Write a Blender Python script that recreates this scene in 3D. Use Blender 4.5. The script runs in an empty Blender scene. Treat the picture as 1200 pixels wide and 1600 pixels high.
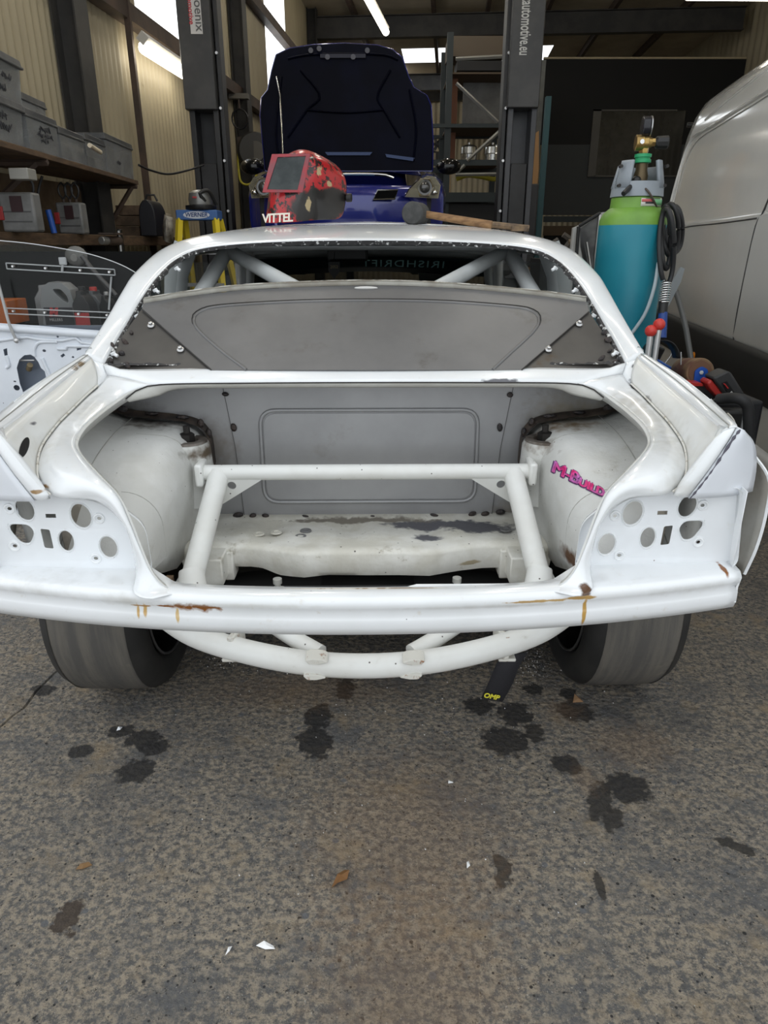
import bpy, bmesh, math, random
from mathutils import Vector as V, Matrix, Euler
from mathutils.geometry import tessellate_polygon
from mathutils.bvhtree import BVHTree
random.seed(7)
SC = bpy.context.scene
COL = SC.collection
R = math.radians

# ------------------------------------------------------------ camera, sky, exposure
CAM_H, PITCH, FPX = 1.2, R(21), 1085.0
cd = bpy.data.cameras.new('camera'); cam = bpy.data.objects.new('camera', cd); COL.objects.link(cam)
cam.location = (0, 0, CAM_H); cam.rotation_euler = (math.pi/2 - PITCH, 0, 0)
cd.sensor_fit = 'VERTICAL'; cd.sensor_height = 36; cd.sensor_width = 27; cd.lens = FPX/1600*36
cd.clip_start = .02; cd.clip_end = 200
SC.camera = cam
wd = bpy.data.worlds.new('overcast'); SC.world = wd; wd.use_nodes = True
wn = wd.node_tree.nodes; wn['Background'].inputs[0].default_value = (.93, .97, 1.0, 1); wn['Background'].inputs[1].default_value = 1.15
SC.view_settings.view_transform = 'Standard'; SC.view_settings.look = 'None'
SC.view_settings.gamma = 1; SC.view_settings.use_curve_mapping = False
SC.view_settings.exposure = 0.34
SC.cycles.max_bounces = 8; SC.cycles.diffuse_bounces = 4; SC.cycles.glossy_bounces = 3
SC.cycles.transparent_max_bounces = 12; SC.cycles.use_denoising = True
SC.cycles.sample_clamp_indirect = 6; SC.cycles.caustics_reflective = False; SC.cycles.caustics_refractive = False

# ------------------------------------------------------------ pixel to place
CT, ST = math.cos(PITCH), math.sin(PITCH)
CAMP = V((0, 0, CAM_H))
def ray(px, py):
    xr = (px-600)/FPX; yr = (800-py)/FPX
    return V((xr, CT+ST*yr, -ST+CT*yr))
def W(px, py, Y):                      # the place at depth Y
    d = ray(px, py); return CAMP + d*(Y/d.y)
def WZ(px, py, z):                     # the place at height z
    d = ray(px, py); return CAMP + d*((z-CAM_H)/d.z)
def WP(px, py, pt, n):                 # the place on a plane
    d = ray(px, py); pt = V(pt); n = V(n); return CAMP + d*((pt-CAMP).dot(n)/d.dot(n))
CARM = Matrix.Translation((-.037, 1.13, 0)) @ Matrix.Rotation(R(.8), 4, 'Z')
CARI = CARM.inverted()
def L(px, py, yl):                     # car frame, at distance yl forward of the tail
    o = CARI @ CAMP; d = CARI.to_3x3() @ ray(px, py); return o + d*((yl-o.y)/d.y)
def LP(px, py, pt, n):
    o = CARI @ CAMP; d = CARI.to_3x3() @ ray(px, py); pt = V(pt); n = V(n)
    return o + d*((pt-o).dot(n)/d.dot(n))

# ------------------------------------------------------------ materials
MATS = {}
def mat(name, col, rough=.5, metal=0., col2=None, vscale=6., vlo=.35, vhi=.65, detail=4., bump=0., bscale=60., spots=(), specks=None,
        coat=0., emit=None, estr=0., alpha=1., trans=0., ior=1.45, streak=None, dirt=None, spec=.5):
    if name in MATS: return MATS[name]
    m = bpy.data.materials.new(name); m.use_nodes = True; MATS[name] = m
    nt = m.node_tree; N = nt.nodes; K = nt.links; p = N['Principled BSDF']
    def c4(c): return (c[0], c[1], c[2], 1)
    p.inputs['Base Color'].default_value = c4(col); p.inputs['Roughness'].default_value = rough; p.inputs['Metallic'].default_value = metal
    p.inputs['Coat Weight'].default_value = coat; p.inputs['Coat Roughness'].default_value = .06
    p.inputs['Alpha'].default_value = alpha; p.inputs['Transmission Weight'].default_value = trans; p.inputs['IOR'].default_value = ior
    p.inputs['Specular IOR Level'].default_value = spec
    if emit: p.inputs['Emission Color'].default_value = c4(emit); p.inputs['Emission Strength'].default_value = estr
    tc = N.new('ShaderNodeTexCoord'); src = None
    def noise(scale, det=4., rgh=.6, vec=None, stretch=None):
        n = N.new('ShaderNodeTexNoise'); n.inputs['Scale'].default_value = scale; n.inputs['Detail'].default_value = det; n.inputs['Roughness'].default_value = rgh
        v = vec or tc.outputs['Object']
        if stretch:
            mp = N.new('ShaderNodeMapping'); mp.inputs['Scale'].default_value = stretch; K.new(v, mp.inputs[0]); v = mp.outputs[0]
        K.new(v, n.inputs['Vector']); return n.outputs['Fac']
    def ramp(fac, lo, hi):
        r = N.new('ShaderNodeMapRange'); r.inputs[1].default_value = lo; r.inputs[2].default_value = hi; r.interpolation_type = 'SMOOTHSTEP'
        K.new(fac, r.inputs[0]); return r.outputs[0]
    def mix(fac, a, b):
        x = N.new('ShaderNodeMix'); x.data_type = 'RGBA'; K.new(fac, x.inputs[0])
        for s, i in ((a, 6), (b, 7)):
            if isinstance(s, (tuple, list)): x.inputs[i].default_value = c4(s)
            else: K.new(s, x.inputs[i])
        return x.outputs[2]
    cur = col
    if col2: cur = mix(ramp(noise(vscale, detail, .8 if detail >= 8 else .6, stretch=streak), vlo, vhi), cur, col2)
    if dirt:                                   # (colour, scale, lo, hi)
        for d_ in (dirt if isinstance(dirt, list) else [dirt]): cur = mix(ramp(noise(d_[1], 6., .7), d_[2], d_[3]), cur, d_[0])
    if specks:                                 # (colour, scale, size)
        for s_ in (specks if isinstance(specks, list) else [specks]):
            vo = N.new('ShaderNodeTexVoronoi'); vo.inputs['Scale'].default_value = s_[1]; K.new(tc.outputs['Object'], vo.inputs['Vector'])
            cur = mix(ramp(vo.outputs['Distance'], s_[2], s_[2]*.7), cur, s_[0])
    if spots:
        wob = N.new('ShaderNodeTexNoise'); wob.inputs['Scale'].default_value = 46; wob.inputs['Detail'].default_value = 5; K.new(tc.outputs['Object'], wob.inputs['Vector'])
        for s_ in spots:                       # (centre, radii, colour, wobble, soft)
            c, r, cc = s_[:3]; wb = s_[3] if len(s_) > 3 else .6; so = s_[4] if len(s_) > 4 else .25; op = s_[5] if len(s_) > 5 else 1.
            mp = N.new('ShaderNodeMapping'); mp.vector_type = 'TEXTURE'; mp.inputs['Location'].default_value = c; mp.inputs['Scale'].default_value = r
            if len(s_) > 6: mp.inputs['Rotation'].default_value = (0, 0, s_[6])
            K.new(tc.outputs['Object'], mp.inputs[0])
            ln = N.new('ShaderNodeVectorMath'); ln.operation = 'LENGTH'; K.new(mp.outputs[0], ln.inputs[0])
            ma = N.new('ShaderNodeMath'); ma.operation = 'MULTIPLY_ADD'; K.new(wob.outputs['Fac'], ma.inputs[0]); ma.inputs[1].default_value = wb*2
            K.new(ln.outputs['Value'], ma.inputs[2])
            r_ = N.new('ShaderNodeMapRange'); r_.inputs[1].default_value = 1+wb+so; r_.inputs[2].default_value = 1+wb-so; r_.inputs[4].default_value = op; K.new(ma.outputs[0], r_.inputs[0])
            cur = mix(r_.outputs[0], cur, cc)
    if not isinstance(cur, (tuple, list)): K.new(cur, p.inputs['Base Color'])
    if bump:
        b = N.new('ShaderNodeBump'); b.inputs['Strength'].default_value = bump; b.inputs['Distance'].default_value = .01
        K.new(noise(bscale, 5.), b.inputs['Height']); K.new(b.outputs[0], p.inputs['Normal'])
    return m

# ------------------------------------------------------------ mesh building
def crs(pts, n, closed=False):         # smooth curve through points, n samples even in length
    P = [V(p) for p in pts]; m = len(P); fine = []
    rng = range(m if closed else m-1)
    for i in rng:
        p1, p2 = P[i], P[(i+1) % m]
        p0 = P[i-1] if (i > 0 or closed) else p1*2-p2
        p3 = P[(i+2) % m] if (i+2 < m or closed) else p2*2-p1
        for k in range(12):
            t = k/12
            fine.append(.5*((2*p1)+(p2-p0)*t+(2*p0-5*p1+4*p2-p3)*t*t+(3*p1-p0-3*p2+p3)*t**3))
    fine.append(P[0].copy() if closed else P[-1].copy())
    ds = [0]
    for a, b in zip(fine, fine[1:]): ds.append(ds[-1]+(b-a).length)
    out = []; j = 0
    cnt = n if closed else n-1
    for k in range(n):
        s = ds[-1]*k/cnt
        while j < len(ds)-2 and ds[j+1] < s: j += 1
        t = (s-ds[j])/max(1e-9, ds[j+1]-ds[j]); out.append(fine[j].lerp(fine[j+1], min(1, t)))
    return out

class MB:
    def __init__(s): s.v = []; s.f = []
    def add(s, vs, fs):
        o = len(s.v); s.v += [V(p) for p in vs]; s.f += [tuple(i+o for i in q) for q in fs]; return s
    def box(s, c, d, rot=None):
        hx, hy, hz = d[0]/2, d[1]/2, d[2]/2; c = V(c)
        vs = [V((x, y, z)) for x in (-hx, hx) for y in (-hy, hy) for z in (-hz, hz)]
        if rot is not None:
            m = rot if isinstance(rot, Matrix) else Euler(rot).to_matrix()
            vs = [m @ p for p in vs]
        return s.add([p+c for p in vs], [(0, 1, 3, 2), (4, 6, 7, 5), (0, 4, 5, 1), (2, 3, 7, 6), (0, 2, 6, 4), (1, 5, 7, 3)])
    def bb(s, a, b):
        return s.box([(a[i]+b[i])/2 for i in range(3)], [abs(b[i]-a[i]) for i in range(3)])
    def hexa(s, p):                    # bottom 4 (around), top 4 (around)
        return s.add(p, [(3, 2, 1, 0), (4, 5, 6, 7), (0, 1, 5, 4), (1, 2, 6, 5), (2, 3, 7, 6), (3, 0, 4, 7)])
    def tube(s, path, r, n=10, closed=False, cap=True, flat=None):
        P = [V(p) for p in path]; m = len(P)
        rs = r if isinstance(r, (list, tuple)) else [r]*m
        rings = []; up = None
        for i in range(m):
            a = P[i-1] if (i > 0 or closed) else P[i]; b = P[(i+1) % m] if (i < m-1 or closed) else P[i]
            t = (b-a).normalized()
            if up is None:
                up = V((0, 0, 1)) if abs(t.z) < .9 else V((1, 0, 0))
            x = t.cross(up)
            if x.length < 1e-6: x = t.orthogonal()
            x.normalize(); up = x.cross(t).normalized()
            fx, fz = (flat or (1, 1))
            rings.append([P[i]+(x*math.cos(2*math.pi*k/n)*fx+up*math.sin(2*math.pi*k/n)*fz)*rs[i] for k in range(n)])
        vs = [p for q in rings for p in q]; fs = []
        for i in range(m if closed else m-1):
            for k in range(n):
                a = i*n; b = ((i+1) % m)*n; fs.append((a+k, a+(k+1) % n, b+(k+1) % n, b+k))
        if cap and not closed: fs.append(tuple(range(n-1, -1, -1))); fs.append(tuple((m-1)*n+k for k in range(n)))
        return s.add(vs, fs)
    def cyl(s, a, b, r, r2=None, n=16): return s.tube([a, b], [r, r if r2 is None else r2], n)
    def lathe(s, prof, n=24, M=None, cap=True):    # (r, z)
        M = M or Matrix(); vs = []; fs = []
        for r, z in prof: vs += [M @ V((r*math.cos(2*math.pi*k/n), r*math.sin(2*math.pi*k/n), z)) for k in range(n)]
        for i in range(len(prof)-1):
            for k in range(n): fs.append((i*n+k, i*n+(k+1) % n, (i+1)*n+(k+1) % n, (i+1)*n+k))
        if cap: fs.append(tuple(range(n-1, -1, -1))); fs.append(tuple((len(prof)-1)*n+k for k in range(n)))
        return s.add(vs, fs)
    def grid(s, rows, flip=False):
        m = len(rows[0]); vs = [p for r in rows for p in r]; fs = []
        for i in range(len(rows)-1):
            for k in range(m-1):
                q = (i*m+k, i*m+k+1, (i+1)*m+k+1, (i+1)*m+k); fs.append(q[::-1] if flip else q)
        return s.add(vs, fs)
    def prism(s, outer, holes, to3d, depth):       # 2-d outline with holes; to3d(u, v, w) with w 0..1 through the depth
        loops = [outer]+list(holes); flat = [p for l in loops for p in l]
        tris = tessellate_polygon([[V((p[0], p[1], 0)) for p in l] for l in loops])
        n = len(flat); o = len(s.v)
        s.v += [V(to3d(p[0], p[1], 0)) for p in flat]+[V(to3d(p[0], p[1], depth)) for p in flat]
        for t in tris: s.f.append((o+t[0], o+t[1], o+t[2])); s.f.append((o+n+t[2], o+n+t[1], o+n+t[0]))
        b = 0
        for l in loops:
            m = len(l)
            for k in range(m): i, j = o+b+k, o+b+(k+1) % m; s.f.append((i, j, j+n, i+n))
            b += m
        return s
    def ball(s, c, r, n=10, m=6, M=None):
        c = V(c); r = r if isinstance(r, (tuple, list)) else (r, r, r); vs = []; fs = []
        M = M or Matrix()
        for i in range(m+1):
            a = math.pi*i/m
            for k in range(n):
                b = 2*math.pi*k/n; vs.append(c+M @ V((r[0]*math.sin(a)*math.cos(b), r[1]*math.sin(a)*math.sin(b), r[2]*math.cos(a))))
        for i in range(m):
            for k in range(n): fs.append((i*n+k, i*n+(k+1) % n, (i+1)*n+(k+1) % n, (i+1)*n+k))
        return s.add(vs, fs)
    def xf(s, M): s.v = [M @ p for p in s.v]; return s
    def mirror(s):                                 # add the x-mirrored copy
        vs = [V((-p.x, p.y, p.z)) for p in s.v]; fs = [q[::-1] for q in s.f]; s.add(vs, fs); return s
    def mirrored(s):
        m = MB(); m.add([V((-p.x, p.y, p.z)) for p in s.v], [q[::-1] for q in s.f]); return m
    def bvh(s): return BVHTree.FromPolygons([tuple(p) for p in s.v], s.f)

ROOTM = {}
def props(o, label=None, cat=None, group=None, kind=None):
    if label: o['label'] = label
    if cat: o['category'] = cat
    if group: o['group'] = group
    if kind: o['kind'] = kind
    return o
def thing(name, label, cat, loc=(0, 0, 0), rz=0, group=None, M=None):
    o = bpy.data.objects.new(name, None); COL.objects.link(o)
    o.matrix_world = M if M is not None else Matrix.Translation(loc) @ Matrix.Rotation(rz, 4, 'Z')
    ROOTM[o.name] = M.copy() if M is not None else Matrix.Translation(loc) @ Matrix.Rotation(rz, 4, 'Z')
    o.empty_display_size = .1
    return props(o, label, cat, group)
def obj(name, mb, m, parent=None, frame='world', ang=40, bevel=0, solid=0, sub=0, label=None, cat=None, group=None, kind=None, loc=None, fixn=True, bseg=2):
    """mb coordinates are in world space (frame 'world') or already in the parent's frame ('local')"""
    me = bpy.data.meshes.new(name); vs = mb.v; RM = Matrix()
    if parent is not None: RM = ROOTM.get(parent.name, Matrix())
    elif loc is not None: RM = Matrix.Translation(loc)
    if frame == 'world': I = RM.inverted(); vs = [I @ p for p in vs]
    elif isinstance(frame, Matrix): I = RM.inverted() @ frame; vs = [I @ p for p in vs]
    me.from_pydata([tuple(p) for p in vs], [], mb.f)
    bm = bmesh.new(); bm.from_mesh(me)
    bmesh.ops.remove_doubles(bm, verts=bm.verts, dist=1e-5)
    if fixn: bmesh.ops.recalc_face_normals(bm, faces=bm.faces)
    bm.to_mesh(me); bm.free()
    me.materials.append(m)
    me.polygons.foreach_set('use_smooth', [ang > 0]*len(me.polygons))
    if ang > 0: me.set_sharp_from_angle(angle=R(ang))
    o = bpy.data.objects.new(name, me); COL.objects.link(o)
    if parent is not None: o.parent = parent
    elif loc is not None: o.location = loc
    ROOTM[o.name] = RM
    if solid:
        x = o.modifiers.new('thickness', 'SOLIDIFY'); x.thickness = solid; x.offset = -1 if solid > 0 else 1
        x.thickness = abs(solid)
    if bevel:
        x = o.modifiers.new('edges', 'BEVEL'); x.width = bevel; x.segments = bseg; x.limit_method = 'ANGLE'; x.angle_limit = R(35)
    if sub:
        x = o.modifiers.new('smooth', 'SUBSURF'); x.levels = sub; x.render_levels = sub
    return props(o, label, cat, group, kind)
def copy_tree(o, parent=None, M=None, label=None):
    c = o.copy(); COL.objects.link(c)
    if parent is not None: c.parent = parent
    if M is not None: c.matrix_world = M
    if label: c['label'] = label
    for ch in list(o.children): copy_tree(ch, c)
    return c
def text_mb(s, size, depth=.002, bold=0., shear=0., space=1.):   # flat letters in the x-y plane, centred
    cu = bpy.data.curves.new('letters', 'FONT'); cu.body = s; cu.size = size; cu.extrude = depth/2; cu.offset = bold; cu.shear = shear
    cu.align_x = 'CENTER'; cu.align_y = 'CENTER'; cu.resolution_u = 3; cu.space_character = space
    t = bpy.data.objects.new('letters', cu); COL.objects.link(t)
    me = bpy.data.meshes.new_from_object(t, depsgraph=bpy.context.evaluated_depsgraph_get())
    m = MB(); m.add([V(v.co) for v in me.vertices], [tuple(p.vertices) for p in me.polygons])
    bpy.data.objects.remove(t); bpy.data.curves.remove(cu); bpy.data.meshes.remove(me)
    return m
def basis(o, x, y):                     # matrix with x and y directions and origin
    x = V(x).normalized(); y = V(y); z = x.cross(y).normalized(); y = z.cross(x)
    M = Matrix((x, y, z)).transposed().to_4x4(); M.translation = V(o); return M
def ell(cx, cy, rx, ry, n=20, rot=0, p=2.):
    out = []
    for k in range(n):
        a = 2*math.pi*k/n; c, s_ = math.cos(a), math.sin(a)
        x = rx*math.copysign(abs(c)**(2/p), c); y = ry*math.copysign(abs(s_)**(2/p), s_)
        out.append((cx+x*math.cos(rot)-y*math.sin(rot), cy+x*math.sin(rot)+y*math.cos(rot)))
    return out
def lerp(a, b, t): return a+(b-a)*t
def interp(tab, x):
    for (x0, y0), (x1, y1) in zip(tab, tab[1:]):
        if x <= x1: return y0+(y1-y0)*max(0, (x-x0))/(x1-x0)
    return tab[-1][1]
# ============================================================ the shed
WS = .0886                                          # the left wall runs at a slight angle to the view
def wx(Y): return -2.85+WS*Y
WD = V((WS, 1, 0)).normalized()                     # along the wall
WN = V((1, -WS, 0)).normalized()                    # out of the wall, into the shed
CEIL = 5.36; BACK = 23.0; FRONT = 2.7
steel = mat('painted steel brown', (.055, .04, .032), .6, 0, (.09, .06, .045), 5)
grey_steel = mat('column steel grey', (.032, .031, .03), .55, 0, (.05, .047, .043), 4)
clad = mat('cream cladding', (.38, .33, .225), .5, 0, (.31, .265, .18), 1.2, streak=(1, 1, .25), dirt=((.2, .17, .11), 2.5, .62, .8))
clad_d = mat('cream ceiling sheet', (.52, .46, .35), .6, 0, (.42, .36, .27), 1.5)
tube_hi = mat('lit lamp bright', (1, 1, 1), .5, emit=(1, .95, .84), estr=24)
glow = mat('translucent sheet', (.8, .85, .88), .6, emit=(.93, .97, 1), estr=1.6)
tube_m = mat('lit lamp', (1, 1, 1), .5, emit=(1, .93, .78), estr=7)

# floor: two slabs with an open joint on the left
fl_spots = []
dk = (.018, .017, .017); dk2 = (.028, .025, .022)
for px, py, rx, ry, cc, wb, rot in ((190,1142,.062,.02,dk,.55,0),(225,1155,.075,.03,dk,.6,-.3),(245,1168,.06,.024,dk,.5,.1),(212,1206,.07,.035,dk,.6,.2),(127,1174,.05,.02,dk,.5,0),(68,1078,.06,.02,dk,.5,0),
        (497,1120,.06,.04,dk,.7,0),(492,1160,.07,.05,dk,.7,.3),(540,1075,.04,.05,dk,.7,0),(748,1103,.07,.03,dk,.6,0),(805,1115,.075,.04,dk,.6,0),(790,1158,.10,.045,dk,.6,-.2),(835,1145,.04,.03,dk2,.7,0),
        (833,1077,.05,.02,dk,.5,0),(888,1084,.04,.025,dk,.5,0),(900,1112,.085,.035,dk,.55,-.4),(886,1195,.06,.028,dk,.5,-.5),(980,1231,.088,.04,dk,.55,-.2),(938,1250,.045,.05,dk2,.55,-.5),(958,1280,.035,.03,dk2,.5,-.5),
        (785,1358,.03,.035,dk2,.8,0),(937,1384,.014,.028,dk2,.6,0),(1150,1322,.07,.012,dk2,.9,-.5),(105,1435,.04,.03,(.05,.035,.025),.9,0)):
    q = WZ(px, py, 0); fl_spots.append(((q.x, q.y, 0), (rx*.62, ry*1.25, 1), cc, wb*1.3, .12, .9, rot))
for px, py, rx, ry in ((990,1165,.10,.05),(880,1110,.05,.03),(915,1215,.03,.03),(480,1080,.25,.05),(640,1300,.2,.15),(650,1530,.15,.12)):
    q = WZ(px, py, 0); fl_spots.append(((q.x, q.y, 0), (rx, ry*1.5, 1), (.20, .12, .06), 1.1, .5, .3))
concrete = mat('worn concrete', (.105, .102, .099), .85, 0, (.325, .275, .208), 60, .43, .58, 9, bump=0, spots=fl_spots,
    dirt=[((.105, .106, .109), 4.5, .47, .70), ((.29, .225, .145), 6, .53, .74), ((.08, .078, .078), 2.0, .52, .72), ((.035, .033, .031), 70, .59, .65), ((.42, .39, .33), 170, .60, .68)], specks=[((.13, .13, .135), 13, .11), ((.025, .024, .023), 17, .075), ((.03, .03, .03), 38, .11), ((.42, .41, .39), 60, .07)])
def floor_bump():
    nt = concrete.node_tree; N = nt.nodes; K = nt.links; p = N['Principled BSDF']; tc = N.new('ShaderNodeTexCoord')
    n1 = N.new('ShaderNodeTexNoise'); n1.inputs['Scale'].default_value = 55; n1.inputs['Detail'].default_value = 8; n1.inputs['Roughness'].default_value = .7
    v1 = N.new('ShaderNodeTexVoronoi'); v1.inputs['Scale'].default_value = 70
    ad = N.new('ShaderNodeMath'); ad.operation = 'MULTIPLY_ADD'; ad.inputs[1].default_value = .5
    for x in (n1, v1): K.new(tc.outputs['Object'], x.inputs['Vector'])
    K.new(v1.outputs['Distance'], ad.inputs[0]); K.new(n1.outputs['Fac'], ad.inputs[2])
    b = N.new('ShaderNodeBump'); b.inputs['Strength'].default_value = .9; b.inputs['Distance'].default_value = .012
    K.new(ad.outputs[0], b.inputs['Height']); K.new(b.outputs[0], p.inputs['Normal'])
floor_bump()
crack = [WZ(px, py, 0) for px, py in ((-40,1165),(0,1136),(20,1118),(38,1106),(55,1082),(85,1052),(100,1040))]
d0 = (crack[-1]-crack[0]).normalized()
path = [crack[0]-d0*3]+crack+[crack[-1]+d0*22]
m = MB(); m.add([p+V((.004, 0, 0)) for p in path]+[V((9, path[-1].y, 0)), V((9, path[0].y, 0))], [tuple(range(len(path)+2))])
fo = obj('floor', m, concrete, kind='structure', fixn=False, ang=0)
for t in (fo,):
    if t.data.polygons[0].normal.z < 0: t.data.flip_normals()
m = MB(); m.add([p-V((.005, 0, 0)) for p in path]+[V((-12, path[-1].y, 0)), V((-12, path[0].y, 0))], [tuple(range(len(path)+2))[::-1]])
m.grid([[p-V((.005, 0, 0)) for p in path], [p+V((-.003, 0, -.03)) for p in path]])
fo2 = obj('slab', m, concrete, fo, ang=0)
m = MB(); m.grid([[p+V((-.05, 0, -.02)) for p in path], [p+V((.05, 0, -.02)) for p in path]])
obj('joint_bed', m, mat('joint dirt', (.01, .009, .008), .95), fo, ang=0)

def corrugated(o, d, n, length, z0, z1, pitch=.09, amp=.011, skew=None, seg=6):
    o = V(o); d = V(d); n = V(n); k = int(length/pitch*seg); m = MB(); rows = [[], []]
    for i in range(k+1):
        s = length*i/k; a = amp*math.sin(2*math.pi*i/seg); a = max(-.7*amp, min(.7*amp, a))*1.4
        p = o+d*s+n*a
        rows[0].append(V((p.x, p.y, z0))); rows[1].append(V((p.x, p.y, z1)))
    return m.grid(rows)
def wl(Y, z, out=0.): return V((wx(Y), Y, z))+WN*out
wlen = (wl(BACK, 0)-wl(FRONT, 0)).length
lw = obj('wall_left', corrugated(wl(FRONT, 0), WD, WN, (wl(7.3, 0)-wl(FRONT, 0)).length, 0, CEIL), clad, kind='structure', fixn=False)
def clad_piece(y0, y1, z0, z1, m=clad, name='cladding_sheet', par=None):
    return obj(name, corrugated(wl(y0, 0), WD, WN, (wl(y1, 0)-wl(y0, 0)).length, z0, z1), m, par or lw, fixn=False)
clad_piece(7.21, 9.0, 0, 3.02); clad_piece(8.9, 12.3, 0, CEIL); clad_piece(12.2, 13.7, 0, 3.02); clad_piece(13.6, BACK, 0, CEIL)
for i, (a, b) in enumerate(((7.3, 8.9), (12.2, 13.6))):
    obj('window_%d' % (i+1), corrugated(wl(a, 0), WD, WN, (wl(b, 0)-wl(a, 0)).length, 3.02, CEIL), glow, kind='structure', fixn=False)
XD = V((1, -WS, 0)).normalized()                    # across the shed
# back wall and ceiling
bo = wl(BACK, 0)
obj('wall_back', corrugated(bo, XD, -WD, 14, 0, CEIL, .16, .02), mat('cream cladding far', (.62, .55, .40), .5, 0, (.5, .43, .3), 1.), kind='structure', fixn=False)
m = MB(); a, b = wl(FRONT, CEIL), wl(18.6, CEIL); m.add([a, b, b+XD*14, a+XD*14], [(0, 1, 2, 3)])
ce = obj('ceiling', m, clad_d, kind='structure', ang=0, fixn=False)
a, b = wl(19.9, CEIL), wl(BACK, CEIL); m = MB().add([a, b, b+XD*14, a+XD*14], [(0, 1, 2, 3)]); obj('ceiling_sheet', m, clad_d, ce, ang=0, fixn=False)
a, b = wl(18.6, CEIL), wl(19.9, CEIL); m = MB().add([a+XD*1.6, b+XD*1.6, b+XD*5.0, a+XD*5.0], [(0, 1, 2, 3)])
obj('window_3', m, glow, kind='structure', ang=0, fixn=False)
for s0, s1 in ((0, 1.6), (5.0, 14)):
    m = MB().add([a+XD*s0, b+XD*s0, b+XD*s1, a+XD*s1], [(0, 1, 2, 3)]); obj('ceiling_sheet', m, clad_d, ce, ang=0, fixn=False)
# right wall, far out behind the van
ro = wl(FRONT, 0)+XD*8.2
obj('wall_right', corrugated(ro, WD, -WN, wlen, 0, CEIL, .3, .02, seg=4), clad, kind='structure', fixn=False)
# front gable above the open door
m = MB(); p = wl(FRONT, 4.4); q = p+XD*8.2; m.add([p, q, q+V((0, 0, .96)), p+V((0, 0, .96))], [(0, 1, 2, 3)]); obj('wall_front', m, clad_d, kind='structure', ang=0)

def beam(name, a, b, w, h, m, n=1, up=(0, 0, 1), par=None, kind='structure', flange=True):
    a, b = V(a), V(b); d = (b-a).normalized(); x = d.cross(V(up)).normalized(); y = x.cross(d)
    mb = MB(); t = .012
    def plate(cx, cy, sx, sy):
        c = [(cx-sx/2, cy-sy/2), (cx+sx/2, cy-sy/2), (cx+sx/2, cy+sy/2), (cx-sx/2, cy+sy/2)]
        mb.hexa([a+x*u+y*v for u, v in c]+[b+x*u+y*v for u, v in c])
    if flange: plate(0, h/2-t/2, w, t); plate(0, -h/2+t/2, w, t); plate(0, 0, t, h-2*t)
    else: plate(0, 0, w, h)
    return obj(name, mb, m, par, kind=kind, ang=30)
tn = [0]
def trim(*a, **k):
    tn[0] += 1; return beam('trim_%d' % tn[0], *a, **k)
# girts (wall rails) and columns along the left wall
for z in (3.02, 4.3): trim(wl(FRONT, z, .07), wl(BACK, z, .07), .12, .13, steel, flange=False)
for Y in (5.85, 10.3, 15.6, 20.4): trim(wl(Y, 0, .11), wl(Y, CEIL, .11), .20, .18, grey_steel, up=WN)
trim(wl(6.85, 0, .12), wl(6.85, CEIL, .12), .04, .05, steel, up=WN, flange=False)
# rafters and purlins
for Y in (6.2, 10.7, 15.6, 20.4): trim(wl(Y, CEIL-.32, .2), wl(Y, CEIL-.34)+XD*8, .16, .36, grey_steel)
for s in (.9, 2.4, 3.4, 4.5, 5.7, 7.0): trim(wl(FRONT, CEIL-.07)+XD*s, wl(BACK, CEIL-.07)+XD*s, .07, .14, steel, flange=False)
trim(wl(BACK-.3, CEIL-.2), wl(BACK-.3, CEIL-.2)+XD*10, .2, .3, grey_steel)
# dark office box at the back on the right
blk = mat('black board wall', (.006, .006, .006), .7); dgr = mat('dark grey wall', (.05, .055, .057), .7)
oy = 15.0
oa, ob = W(846, 300, oy), W(1120, 300, oy)
def wallrect(name, px0, py0, px1, py1, Y, m, t=.05, **k):
    a = W(px0, py0, Y); b = W(px1, py1, Y); mb = MB().bb((a.x, Y, b.z), (b.x, Y+t, a.z)); return obj(name, mb, m, **k)
ofw = wallrect('wall_office', 850, 92, 1260, 226, oy, blk, kind='structure')
wallrect('lower_panel', 850, 226, 1260, 336, oy, dgr, parent=ofw)
wallrect('rail', 850, 338, 1260, 347, oy-.06, mat('teal rail', (.02, .03, .035), .5), parent=ofw)
wallrect('board', 850, 353, 1260, 368, oy, mat('brown board', (.09, .06, .035), .7), parent=ofw)
wallrect('lower_board', 850, 368, 1260, 640, oy+.1, blk, parent=ofw)
wallrect('top_strip', 850, 89, 1260, 92, oy-.02, mat('pale strip', (.45, .38, .25), .5), parent=ofw)
wg = wallrect('window_4', 930, 173, 1058, 276, oy-.03, mat('dark glass', (.012, .013, .012), .03, 0, (.05, .05, .045), 1.2, .4, .75, spec=.9), .02, kind='structure')
for a in ((928,171,1058,173.5),(928,274,1058,276.5),(928,171,930,276)): wallrect('frame_bar', *a, oy-.05, mat('window frame', (.10, .095, .085), .5), .04, parent=wg)
# partition edge left of the office
m = MB(); a = W(846, 100, 12.6); m.bb((a.x-.03, 12.5, 0), (a.x+.05, 15, W(846, 96, 12.6).z)); obj('wall_partition', m, mat('partition', (.10, .105, .10), .5, 0, (.06, .062, .06), 2), kind='structure')
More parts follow.
